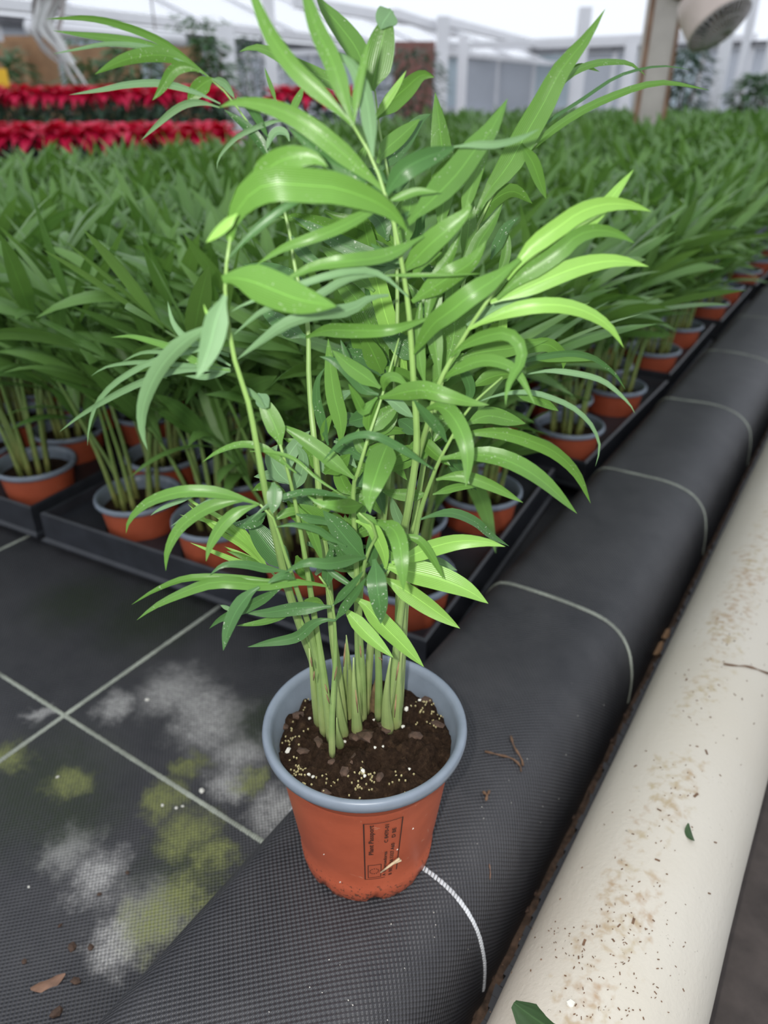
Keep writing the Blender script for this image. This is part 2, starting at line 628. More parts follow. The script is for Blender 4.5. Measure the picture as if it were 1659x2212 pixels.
# fabric-covered kerb: cross-section in X and Z, swept along Y
SEC = [(-0.262, -0.004), (-0.256, 0.030), (-0.247, 0.058), (-0.2385, 0.0735), (-0.228, 0.0795), (-0.205, 0.0812), (-0.18, 0.0816),
       (-0.155, 0.0812), (-0.136, 0.0795), (-0.120, 0.0745), (-0.108, 0.065), (-0.099, 0.051), (-0.0935, 0.033),
       (-0.0905, 0.012), (-0.0895, -0.030)]


def sec_fine():
    pts = catmull([(x, 0, z) for x, z in SEC], 44)
    return [(p.x, p.z) for p in pts]


SECF = sec_fine()
SECL = [0.0]
for i in range(1, len(SECF)):
    SECL.append(SECL[-1] + math.hypot(SECF[i][0] - SECF[i - 1][0], SECF[i][1] - SECF[i - 1][1]))


def wob(y, k):
    if y < 0.36 or y > 9:
        a = max(0.0, min(1.0, (0.36 - y) * 0)) if y < 0.36 else 1.0
    else:
        a = min(1.0, (y - 0.36) / 0.3)
    return a * 0.0028 * noise.noise(Vector((y * 2.3, k * 0.13, 4.0)))


def ridge_pt(k, y):
    x, z = SECF[k]
    d = wob(y, k) if 2 < k < 42 else 0
    return Vector((x + d * 0.6, y, z + d))


ys = [-0.5 + 0.04 * i for i in range(80)] + [2.7 + 0.25 * i for i in range(38)]
vs, fs, us = [], [], []
nk = len(SECF)
for j, y in enumerate(ys):
    for k in range(nk):
        vs.append(ridge_pt(k, y))
        us.append((SECL[k], y))
for j in range(len(ys) - 1):
    for k in range(nk - 1):
        fs.append((j * nk + k, j * nk + k + 1, (j + 1) * nk + k + 1, (j + 1) * nk + k))
ridge = struct(link_mesh('trim_kerb', vs, fs, MAT['ridge_fabric'], uvs=us))
ridge['label'] = 'raised bed kerb wrapped in black woven fabric'


def stitch_line(name, pts, nrm, mat, parent, w=0.0042, pitch=0.0023, jitter=0.12):
    """sewn white line: a row of small rounded stitches"""
    mb = MB()
    L = [0.0]
    for i in range(1, len(pts)):
        L.append(L[-1] + (pts[i] - pts[i - 1]).length)
    s, j = 0.0, 0
    r = random.Random(len(pts))
    while s < L[-1]:
        while j < len(L) - 2 and L[j + 1] < s:
            j += 1
        t = (s - L[j]) / max(1e-9, L[j + 1] - L[j])
        p = pts[j].lerp(pts[j + 1], t)
        d = (pts[j + 1] - pts[j]).normalized()
        n = nrm[j].lerp(nrm[j + 1], t).normalized()
        q = d.cross(n).normalized()
        ln = pitch * 0.42 * (1 + r.uniform(-jitter, jitter))
        ww = w / 2 * (1 + r.uniform(-jitter, jitter))
        sk = 0.35
        c0 = p + n * 0.0002
        c1 = p + n * 0.0011
        v = []
        for (c, k) in ((c0, 1.0), (c1, 0.62)):
            for a, b2 in ((-1, -1), (1, -1), (1, 1), (-1, 1)):
                v.append(c + d * (a * ln * k + b2 * sk * ln) + q * (b2 * ww * k))
        mb.add(v, [(4, 5, 6, 7), (0, 1, 5, 4), (1, 2, 6, 5), (2, 3, 7, 6), (3, 0, 4, 7)])
        s += pitch
    o = mb.obj(name, mat, parent, smooth=True)
    return o


GRID = 0.316
for i in range(7):
    y = 0.257 + GRID * i
    if i == 0:
        ks = range(0, nk - 3)
    else:
        ks = range(0, nk - 3)
    P, Q = [], []
    for k in ks:
        P.append(ridge_pt(k, y))
        a, b2 = ridge_pt(max(k - 1, 0), y), ridge_pt(min(k + 1, nk - 1), y)
        t = (b2 - a).normalized()
        Q.append(Vector((-t.z, 0, t.x)))
    stitch_line('stitched_line', P, Q, MAT['stitch'] if i == 0 else MAT['stitch_dirty'], ridge, w=0.0031 if i == 0 else 0.0046)


def flat_line(a, b2, mat, w):
    n = 12
    P = [Vector(a).lerp(Vector(b2), i / n) for i in range(n + 1)]
    stitch_line('stitched_line', P, [Vector((0, 0, 1))] * (n + 1), mat, ground, w=w)


flat_line((-1.3, 0.257, 0.0), (-0.262, 0.257, 0.0), MAT['stitch_dirty'], 0.0042)
flat_line((-0.527, -0.2, 0.0), (-0.523, 0.9, 0.0), MAT['stitch_dirty'], 0.0050)
flat_line((-0.848, -0.1, 0.0), (-0.846, 0.9, 0.0), MAT['stitch_dirty'], 0.0050)

# strip of soil and the frayed fabric edge between kerb and pipe
vs, fs = [], []
r = random.Random(5)
xs = [-0.094 + 0.0026 * i for i in range(8)]
yy = [-0.4 + 0.012 * i for i in range(240)]
for y in yy:
    for k, x in enumerate(xs):
        vs.append((x, y, -0.024 + 0.006 * noise.noise(Vector((x * 160, y * 60, 1))) + 0.003 * noise.noise(Vector((x * 400, y * 200, 7)))))
nx = len(xs)
for j in range(len(yy) - 1):
    for k in range(nx - 1):
        fs.append((j * nx + k, j * nx + k + 1, (j + 1) * nx + k + 1, (j + 1) * nx + k))
gs = struct(link_mesh('trim_soil_strip', vs, fs, MAT['gutter_soil']))
gs['label'] = 'strip of brown soil between fabric kerb and white pipe'
mb = MB()
for i in range(420):
    y = -0.3 + i * 0.008
    x0 = -0.0835 + r.uniform(-0.0012, 0.0012)
    mb.add([(x0, y, -0.013), (-0.040, y, -0.020), (-0.040, y + 0.0078, -0.020), (x0 + r.uniform(-0.002, 0.0015), y + 0.0078, -0.013),
            (x0 + 0.001, y, -0.026), (x0 + 0.001, y + 0.0078, -0.026)], [(0, 1, 2, 3), (0, 3, 5, 4)])
fe = struct(mb.obj('trim_frayed_fabric', MAT['ridge_fabric'], smooth=False))
fe['label'] = 'frayed black fabric edge tucked under the white pipe'

# ------------------------------------------------------------------ pipe
PIPE_X, PIPE_Z, PIPE_R = -0.0185, 0.027, 0.0545
pm = MB()
n = 56
ysp = [-0.5 + 0.05 * i for i in range(60)] + [2.6 + 0.4 * i for i in range(24)]
vs, fs = [], []
for y in ysp:
    for k in range(n):
        a = 2 * math.pi * k / n
        rr = PIPE_R + 0.0008 * noise.noise(Vector((math.cos(a) * 3, math.sin(a) * 3, y * 9)))
        vs.append((rr * math.cos(a), y, rr * math.sin(a)))
for j in range(len(ysp) - 1):
    for k in range(n):
        fs.append((j * n + k, j * n + (k + 1) % n, (j + 1) * n + (k + 1) % n, (j + 1) * n + k))
pipe = link_mesh('pipe', vs, [tuple(reversed(f)) for f in fs], MAT['pipe'], loc=(PIPE_X, 0, PIPE_Z))
tag(pipe, 'thick cream-white pipe with rusty blotches running along the fabric kerb', 'pipe')


def pipe_hit(x, y):
    """point where a pixel's ray meets the pipe"""
    d = ray(x, y)
    ox, oz = CAM.x - PIPE_X, CAM.z - PIPE_Z
    a = d.x ** 2 + d.z ** 2
    b2 = ox * d.x + oz * d.z
    c = ox * ox + oz * oz - (PIPE_R) ** 2
    t = (-b2 - math.sqrt(max(0, b2 * b2 - a * c))) / a
    p = CAM + d * t
    nn = Vector((p.x - PIPE_X, 0, p.z - PIPE_Z)).normalized()
    return p, nn


def ridge_hit(x, y):
    d = ray(x, y)
    best = None
    for k in range(nk - 1):
        x0, z0 = SECF[k]
        x1, z1 = SECF[k + 1]
        ex, ez = x1 - x0, z1 - z0
        # CAM + t d = p0 + s e   in XZ
        det = d.x * (-ez) - d.z * (-ex)
        if abs(det) < 1e-9:
            continue
        bx, bz = x0 - CAM.x, z0 - CAM.z
        t = (bx * (-ez) - bz * (-ex)) / det
        s = (d.x * bz - d.z * bx) / det
        if -0.001 <= s <= 1.001 and t > 0 and (best is None or t < best[0]):
            nn = Vector((-ez, 0, ex)).normalized()
            best = (t, CAM + d * t, nn)
    return best[1], best[2]


# ------------------------------------------------------------------ greenhouse beyond
def sbox(name, c, s, mat, label=None):
    mb = MB()
    mb.box(c, s)
    o = struct(mb.obj(name, mat, smooth=False))
    if label:
        o['label'] = label
    return o


GX = -10.0            # valley gutter line, parallel to the beds
ZG = 1.58
# far side wall: base, panels one by one, glazing bars
wl = sbox('wall_left', (-15.6, 21, 0.1), (0.12, 46, 0.5), MAT['panel'], 'low pale base wall of the next greenhouse bay')
r = random.Random(3)
for i in range(30):
    y = 1.0 + 1.4 * i
    mb = MB()
    mb.box((-15.6, y, 1.12), (0.04, 1.32, 1.5))
    mb.obj('panel', MAT['panel_blue'] if r.random() < 0.45 else MAT['panel'], wl, smooth=False)
    mb = MB()
    mb.box((-15.55, y + 0.7, 1.05), (0.10, 0.08, 1.7))
    mb.obj('glazing_bar', MAT['white_frame'], wl, smooth=False)
mb = MB()
mb.box((-15.5, 21, 1.93), (0.25, 46, 0.14))
mb.obj('eaves_rail', MAT['dark_grey'], wl, smooth=False)

wb = sbox('wall_back', (-4.5, 25.0, 0.15), (22, 0.12, 0.6), MAT['panel'], 'pale end wall base of the greenhouse')
for i in range(18):
    x = -15.0 + 1.25 * i
    mb = MB()
    mb.box((x, 25.0, 1.15), (1.16, 0.04, 1.4))
    mb.obj('panel', MAT['panel_blue'] if i % 3 == 1 else MAT['panel'], wb, smooth=False)
    mb = MB()
    mb.box((x + 0.62, 24.93, 1.2), (0.09, 0.10, 1.9))
    mb.obj('glazing_bar', MAT['white_frame'], wb, smooth=False)
mb = MB()
mb.box((-4.5, 24.9, 1.92), (22, 0.2, 0.12))
mb.obj('eaves_rail', MAT['dark_grey'], wb, smooth=False)

# frame: posts, gutters, rafters
fr = struct(bpy.data.objects.new('trim_frame', None))
COL.objects.link(fr)
fr['label'] = 'white painted greenhouse frame of posts, gutters and rafters'


def fpart(name, mat=None):
    return mb.obj(name, mat or MAT['white_frame'], fr, smooth=False)


for px, dist, ytop, wpx in ((500, 9.0, 55, 27), (952, 12.5, 36, 21), (995, 14.5, 78, 17), (1242, 13.0, 16, 20), (1347, 14.5, 90, 18), (592, 9.4, -10, 20)):
    b0, t0 = at_head(px, 225, dist), at_head(px, ytop, dist)
    w = wpx * dist / FPX
    mb = MB()
    mb.box((0, 0, (t0.z + 0.075) / 2 - 0.075), (w, w, t0.z + 0.075), Matrix.Rotation(0.0, 3, 'Z'))
    mb.v = [_rot @ q + Vector((b0.x, b0.y, 0)) for q in mb.v]
    fpart('post')
for x, z, w, h in ((GX, ZG, 0.24, 0.12), (-12.6, 1.85, 0.14, 0.10)):
    mb = MB()
    mb.box((x, 16, z), (w, 34, h))
    fpart('gutter')
for px, z in ((905, 1.62), (1115, 1.9)):
    d = ray(px, 225)
    p = CAM + d * (GX / d.x)
    mb = MB()
    mb.bar((GX - 5.5, p.y, z), (GX + 6.0, p.y, z), 0.12, 0.12)
    fpart('tie_beam')
# next bay's roof: rafters and panes rising from the gutter
for i in range(11):
    y = 3.0 + 2.4 * i
    mb = MB()
    mb.bar((GX - 0.15, y, ZG + 0.05), (GX - 2.8, y, ZG + 1.05), 0.07, 0.09)
    fpart('rafter')
    v = [Vector((GX - 0.2, y + 0.05, ZG + 0.07)), Vector((GX - 2.75, y + 0.05, ZG + 1.04)),
         Vector((GX - 2.75, y + 2.33, ZG + 1.04)), Vector((GX - 0.2, y + 2.33, ZG + 0.07))]
    up = Vector((0, 0, 0.006))
    mb = MB()
    mb.add(v + [q + up for q in v], [(3, 2, 1, 0), (4, 5, 6, 7), (0, 1, 5, 4), (1, 2, 6, 5), (2, 3, 7, 6), (3, 0, 4, 7)])
    mb.obj('pane', MAT['glass'], fr, smooth=False)
for (a, b2) in (((850, 30), (985, 72)), ((951, 44), (1165, 98)), ((640, 4), (880, 44))):
    d0, d1 = ray(*a), ray(*b2)
    p0 = CAM + d0 * (-9.0 / d0.x)
    p1 = CAM + d1 * (-9.6 / d1.x)
    mb = MB()
    mb.bar(p0, p1, 0.16, 0.16)
    fpart('brace')
# two white tubes, parallel to the beds, over the far left plants
for i, (x, y0, y1, z, rr) in enumerate(((-6.0, 4.15, 5.75, 1.02, 0.055), (-5.2, 2.0, 3.35, 1.08, 0.075))):
    mb = MB()
    mb.tube([(x, y0, z), (x, y1, z)], rr, 12)
    o = mb.obj('heating_tube', MAT['white_frame'])
    tag(o, ('long white heating tube hanging above the brown boards', 'short thick white heating tube beside the hanging film strips')[i], 'tube')
    for q in (0.2, 0.8):
        yq = y0 + (y1 - y0) * q
        mb = MB()
        mb.tube([(x, yq, z), (x, yq, z + 0.9)], 0.008, 6)
        mb.obj('hanger', MAT['wire'], o)

# ================================================================== THE POTTED PALM ON THE KERB
_c = on_z(788, 1554, 0.0806 + 0.110)
POT = Vector((_c.x, _c.y, 0.0806))
PS = 0.110 / 0.100
RS = 0.983
D0 = (POT - CAM).dot(HEAD)
palm = thing('potted_palm', 'bright green parlour palm in a terracotta pot standing alone on the black fabric kerb', 'potted palm', POT)


def notch(i, a, r, z):
    # small drain notches round the foot
    if i <= 1:
        k = max(0.0, math.cos(a * 8 + 0.6) - 0.72) / 0.28
        z += 0.0065 * k
    return r, z


mb = MB()
mb.lathe([(0.0400, 0.0), (0.0412, 0.0015), (0.0422, 0.006), (0.0428, 0.013), (0.0420, 0.0145), (0.0445, 0.030), (0.0475, 0.052), (0.0503, 0.072),
          (0.0519, 0.0830), (0.0522, 0.0837), (0.0530, 0.0842), (0.0537, 0.0925), (0.0545, 0.0955)], 96, wob=notch)
mb.lathe([(0.0545, 0.0955), (0.0540, 0.0925), (0.0520, 0.083), (0.0470, 0.055), (0.040, 0.004), (0.0, 0.004)], 64)
mb.v = [Vector((q.x * RS, q.y * RS, q.z * PS)) for q in mb.v]
pot = mb.obj('pot', MAT['terracotta'], palm)
mb = MB()
mb.lathe([(0.0540, 0.0925), (0.0575, 0.0922), (0.0594, 0.0938), (0.0600, 0.0965), (0.0596, 0.0990), (0.0582, 0.1000), (0.0562, 0.0997), (0.0548, 0.0982),
          (0.0538, 0.0960), (0.0528, 0.0905), (0.0518, 0.0890), (0.0500, 0.0780), (0.0480, 0.0600)], 96)
mb.v = [Vector((q.x * RS, q.y * RS, q.z * PS)) for q in mb.v]
rim = mb.obj('rim', MAT['rim'], pot)
rim['label'] = 'smooth grey-blue rolled rim'


# ---- printed plant passport on the pot's side
def pot_r(z):
    return RS * (0.0420 + (0.0522 - 0.0420) * (z / PS - 0.0145) / (0.0837 - 0.0145))


def pot_hit(x, y):
    d = ray(x, y)
    o = CAM - POT
    t0 = 0.2
    lo = None
    for i in range(4000):
        t = t0 + i * 0.0001
        p = o + d * t
        if 0.012 < p.z < 0.094 and math.hypot(p.x, p.y) <= pot_r(p.z):
            return math.atan2(p.y, p.x), p.z
    return None


pa, pb, pc, pd = pot_hit(781, 1779), pot_hit(862, 1766), pot_hit(790, 1897), pot_hit(862, 1884)
TH0, TH1 = (pa[0] + pc[0]) / 2, (pb[0] + pd[0]) / 2        # left and right edge
ZT, ZB = (pa[1] + pb[1]) / 2, (pc[1] + pd[1]) / 2


def on_pot(u, v, off=0.00035):
    """u 0..1 across the label from its left edge, v 0..1 from its foot"""
    th = TH0 + (TH1 - TH0) * u
    z = ZB + (ZT - ZB) * v
    r_ = pot_r(z) + off
    return Vector((r_ * math.cos(th), r_ * math.sin(th), z))


LW = abs(TH1 - TH0) * pot_r((ZT + ZB) / 2)
LH = ZT - ZB
lab = MB()


def lab_bar(u0, v0, u1, v1, n=6):
    vs, fs = [], []
    for i in range(n + 1):
        t = i / n
        if abs(u1 - u0) * LW > abs(v1 - v0) * LH:
            u = u0 + (u1 - u0) * t
            vs += [on_pot(u, v0), on_pot(u, v1)]
        else:
            v = v0 + (v1 - v0) * t
            vs += [on_pot(u0, v), on_pot(u1, v)]
    for i in range(n):
        fs.append((2 * i, 2 * i + 1, 2 * i + 3, 2 * i + 2))
    lab.add(vs, fs)


tu, tv = 0.00042 / LW, 0.00042 / LH
lab_bar(0, 0, tu * 1.6, 1)
lab_bar(1 - tu * 1.4, 0.08, 1, 1)
lab_bar(0, 1 - tv, 1, 1)
lab_bar(0, 0, 0.62, tv)
lab_bar(0.10, 0.03, 0.10 + tu, 0.27)
lab_bar(0.48, 0.03, 0.48 + tu, 0.27)
lab_bar(0.10, 0.27 - tv, 0.48, 0.27)
lab_bar(0.10, 0.03, 0.48, 0.03 + tv)
for k in range(12):
    a = 2 * math.pi * k / 12
    cu, cv = 0.29 + 0.13 * math.cos(a), 0.15 + 0.13 * LW / LH * math.sin(a)
    vs = [on_pot(cu, cv)] + [on_pot(cu + 0.00042 / LW * math.cos(b2), cv + 0.00042 / LH * math.sin(b2)) for b2 in [i * math.pi / 3 for i in range(6)]]
    lab.add(vs, [(0, 1 + i, 1 + (i + 1) % 6) for i in range(6)])


def lab_text(body, u_base, v0, v1, h):
    """text running up the pot; u_base is its baseline, letters rise towards the label's left edge"""
    cu = bpy.data.curves.new('txt', 'FONT')
    cu.body = body
    cu.size = 1.0
    cu.offset = 0.018
    cu.resolution_u = 2
    to = bpy.data.objects.new('txt', cu)
    COL.objects.link(to)
    dg = bpy.context.evaluated_depsgraph_get()
    dg.update()
    me = bpy.data.meshes.new_from_object(to.evaluated_get(dg))
    xs_ = [v.co.x for v in me.vertices]
    x0, x1 = min(xs_), max(xs_)
    vs = []
    for v in me.vertices:
        t = (v.co.x - x0) / (x1 - x0)
        vs.append(on_pot(u_base - v.co.y / 0.7 * h, v0 + (v1 - v0) * t))
    lab.add(vs, [tuple(p.vertices) for p in me.polygons])
    bpy.data.objects.remove(to)
    bpy.data.meshes.remove(me)


lab_text('Plant Passport', 0.255, 0.46, 0.97, 0.125)
lab_text('A Chamaedorea', 0.640, 0.03, 0.48, 0.10)
lab_text('C 8470-01', 0.640, 0.64, 0.95, 0.10)
lab_text('B BE.1558.5327.A60', 0.835, 0.02, 0.60, 0.10)
lab_text('D BE', 0.835, 0.70, 0.86, 0.10)
lo_ = lab.obj('printed_label', MAT['ink'], pot, smooth=False)
lo_['label'] = 'black plant passport print in a thin frame'

# straw stuck to the print
p0, p1, p2 = on_pot(0.47, 0.13, 0.001), on_pot(0.98, 0.33, 0.0022), on_pot(1.06, 0.27, 0.002)
mb = MB()
mb.tube([p0, p0.lerp(p1, 0.5), p1], [0.0004, 0.0008, 0.0007], 6)
mb.tube([p0.lerp(p1, 0.65), p2], [0.0008, 0.0006], 6)
mb.obj('straw_scrap', MAT['straw'], pot)
for (x, y, s) in ((935, 1812, .0010), (892, 1790, .0005), (858, 1835, .0005), (735, 1905, .0006), (700, 1845, .0005)):
    h = pot_hit(x, y)
    if h:
        mb = MB()
        mb.box((pot_r(h[1]) * math.cos(h[0]), pot_r(h[1]) * math.sin(h[0]), h[1]), (s, s * 1.2, s * 2.2), Matrix.Rotation(0.5, 3, 'Y'))
        mb.obj('grit', MAT['perlite'], pot, smooth=False)

# ---- soil
SOIL_Z = 0.0955


def soil_h(x, y):
    r_ = math.hypot(x, y)
    h = SOIL_Z + 0.007 * noise.noise(Vector((x * 60, y * 60, 3))) + 0.005 * noise.noise(Vector((x * 150, y * 150, 9)))
    h += 0.0026 * noise.noise(Vector((x * 420, y * 420, 2))) + 0.007 * math.exp(-(r_ / 0.022) ** 2)
    return h - 0.004 * max(0, r_ - 0.04) / 0.012


mb = MB()
vs, fs = [], []
rings, seg = 44, 130
for i in range(rings + 1):
    rr = 0.0505 * i / rings
    for k in range(seg):
        a = 2 * math.pi * k / seg
        x, y = rr * math.cos(a), rr * math.sin(a)
        vs.append((x, y, soil_h(x, y)))
for i in range(rings):
    for k in range(seg):
        fs.append((i * seg + k, i * seg + (k + 1) % seg, (i + 1) * seg + (k + 1) % seg, (i + 1) * seg + k))
soil = link_mesh('soil', vs, fs, MAT['soil'], palm)


def pebble(name, mat, x, y, s, parent, seed, flat=1.0, hfun=soil_h, elong=1.0):
    bm = bmesh.new()
    bmesh.ops.create_icosphere(bm, subdivisions=1, radius=1)
    rr_ = random.Random(seed)
    rot = Matrix.Rotation(rr_.uniform(0, 6.3), 3, 'Z') @ Matrix.Rotation(rr_.uniform(-.5, .5), 3, 'X')
    for v in bm.verts:
        v.co *= 1 + rr_.uniform(-.25, .25)
        v.co = rot @ Vector((v.co.x * s * elong, v.co.y * s, v.co.z * s * flat))
    me = bpy.data.meshes.new(name)
    bm.to_mesh(me)
    bm.free()
    me.materials.append(mat)
    o = bpy.data.objects.new(name, me)
    COL.objects.link(o)
    o.parent = parent
    o.location = (x, y, hfun(x, y) + s * flat * 0.35)
    return o


def soil_px(x, y):
    p = on_z(x, y, POT.z + SOIL_Z) - POT
    return p.x, p.y


for i, (x, y, s) in enumerate(((877, 1543, .0016), (668, 1545, .0011), (870, 1580, .0012), (785, 1685, .0014), (808, 1578, .0009), (810, 1633, .0010),
                               (623, 1615, .0024), (827, 1623, .0008), (676, 1681, .0011), (788, 1692, .0010), (906, 1522, .0012), (925, 1477, .0012),
                               (667, 1670, .0013), (884, 1669, .0010), (735, 1612, .0013), (745, 1608, .0010))):
    u, v = soil_px(x, y)
    pebble('perlite', MAT['perlite'], u, v, s, soil, 100 + i)
for i, (x, y, s, e) in enumerate(((897, 1596, .0042, 1.5), (656, 1630, .0028, 1.5), (765, 1655, .0022, 2.2), (720, 1650, .0026, 1.4), (745, 1682, .0028, 1.2),
                                  (704, 1702, .0030, 1.3), (645, 1545, .0036, 1.2), (610, 1560, .0032, 1.8), (820, 1683, .0022, 1.8), (922, 1515, .0024, 2.0),
                                  (690, 1610, .0030, 2.2), (795, 1610, .0050, 1.5), (830, 1600, .0042, 1.4), (770, 1602, .0045, 1.2), (945, 1560, .0026, 2.0))):
    u, v = soil_px(x, y)
    pebble('bark_chip', MAT['bark'], u, v, s, soil, 200 + i, 0.5, elong=e)
mb = MB()
rr_ = random.Random(8)
for (cx_, cy_, m_) in ((645, 1665, 34), (630, 1590, 22), (660, 1510, 18), (915, 1530, 26), (790, 1690, 22), (775, 1715, 14), (700, 1690, 14), (870, 1690, 10), (940, 1550, 14)):
    for i in range(m_):
        u, v = soil_px(cx_ + rr_.gauss(0, 14), cy_ + rr_.gauss(0, 12))
        if math.hypot(u, v) < 0.051:
            mb.box((u, v, soil_h(u, v) + 0.0004), (.0009, .0008, .0008), Matrix.Rotation(rr_.uniform(0, 3), 3, 'Z'))
o = mb.obj('pale_crumbs', MAT['mould'], soil, smooth=False)
o['kind'] = 'stuff'

# ---- stems and leaves: traced as (x, y) on the photo, with d = metres in front of the pot's axis
DS = 0.62


def pt(x, y, d):
    return at_head(x, y, D0 - d * DS) - POT


def parse(s):
    return [tuple(float(q) for q in p.split(',')) for p in s.split()]


def interp_d(ds, t):
    if len(ds) == 1:
        return ds[0]
    k = t * (len(ds) - 1)
    i = min(int(k), len(ds) - 2)
    return ds[i] + (ds[i + 1] - ds[i]) * (k - i)


def soil_foot(x, y):
    """foot of a stem: where that pixel meets the soil"""
    u, v = soil_px(x, y)
    r_ = math.hypot(u, v)
    if r_ > 0.030:
        u, v = u * 0.030 / r_, v * 0.030 / r_
    return Vector((u, v, soil_h(u, v) - 0.004))


def make_stem(line, ds, r0, r1, foot=True, mat='stem', name='stem'):
    P = parse(line)
    n = len(P)
    f = soil_foot(*P[0]) if foot else None
    d0 = (D0 - (f + POT - CAM).dot(HEAD)) / DS if foot else ds[0]
    pts = []
    for i, (x, y) in enumerate(P):
        t = i / (n - 1)
        d = interp_d(ds, t)
        if foot:
            k = max(0.0, 1 - t / 0.5)
            d = d * (1 - k) + d0 * k
        pts.append(pt(x, y, d))
    if foot:
        pts[0] = f
    m = max(8, n * 3)
    path = catmull(pts, m)
    rad = []
    for i in range(m):
        t = i / (m - 1)
        q = r0 + (r1 * 0.45 - r0) * t ** 0.95
        if foot and t < 0.06:
            q *= 0.75 + t / 0.06 * 0.25
        rad.append(q)
    mb = MB()
    mb.tube(path, rad, 10)
    return mb.obj(name, MAT[mat], palm)


LR = random.Random(42)


def make_leaf(parent, spec, name='leaf'):
    head, line = spec.split(':')
    h = head.split()
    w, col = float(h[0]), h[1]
    ds = [float(q) for q in h[2].split('/')]
    roll = float(h[3]) if len(h) > 3 else LR.choice((-1, 1)) * LR.uniform(8, 34)
    P = parse(line)
    n = len(P)
    # arc-length parameter of the traced points
    L = [0.0]
    for i in range(1, n):
        L.append(L[-1] + math.hypot(P[i][0] - P[i - 1][0], P[i][1] - P[i - 1][1]))
    pts = [pt(P[i][0], P[i][1], interp_d(ds, L[i] / L[-1])) for i in range(n)]
    m = 15
    path = catmull(pts, m)
    sides, wid = [], []
    for i, p in enumerate(path):
        t = (path[min(i + 1, m - 1)] - path[max(i - 1, 0)]).normalized()
        view = (CAM - POT - p)
        dep = abs((p + POT - CAM).dot(FWD))
        view = (view - t * view.dot(t)).normalized()
        s = t.cross(view).normalized()
        rl = math.radians(roll * (0.5 + 0.5 * math.sin(i / m * 3.1)))
        s = Matrix.Rotation(rl, 3, t) @ s
        sides.append(s)
        wid.append(w * 1.06 * dep / FPX / math.cos(rl) * leaf_profile(i / (m - 1)))
    vs, fs, us = ribbon(path, wid, sides, fold=-0.11 if LR.random() < 0.75 else 0.10)
    return link_mesh(name, vs, fs, MAT['leaf_' + {'m': 'mid', 'd': 'dark', 'p': 'pale', 'g': 'grey'}[col]], parent, us)


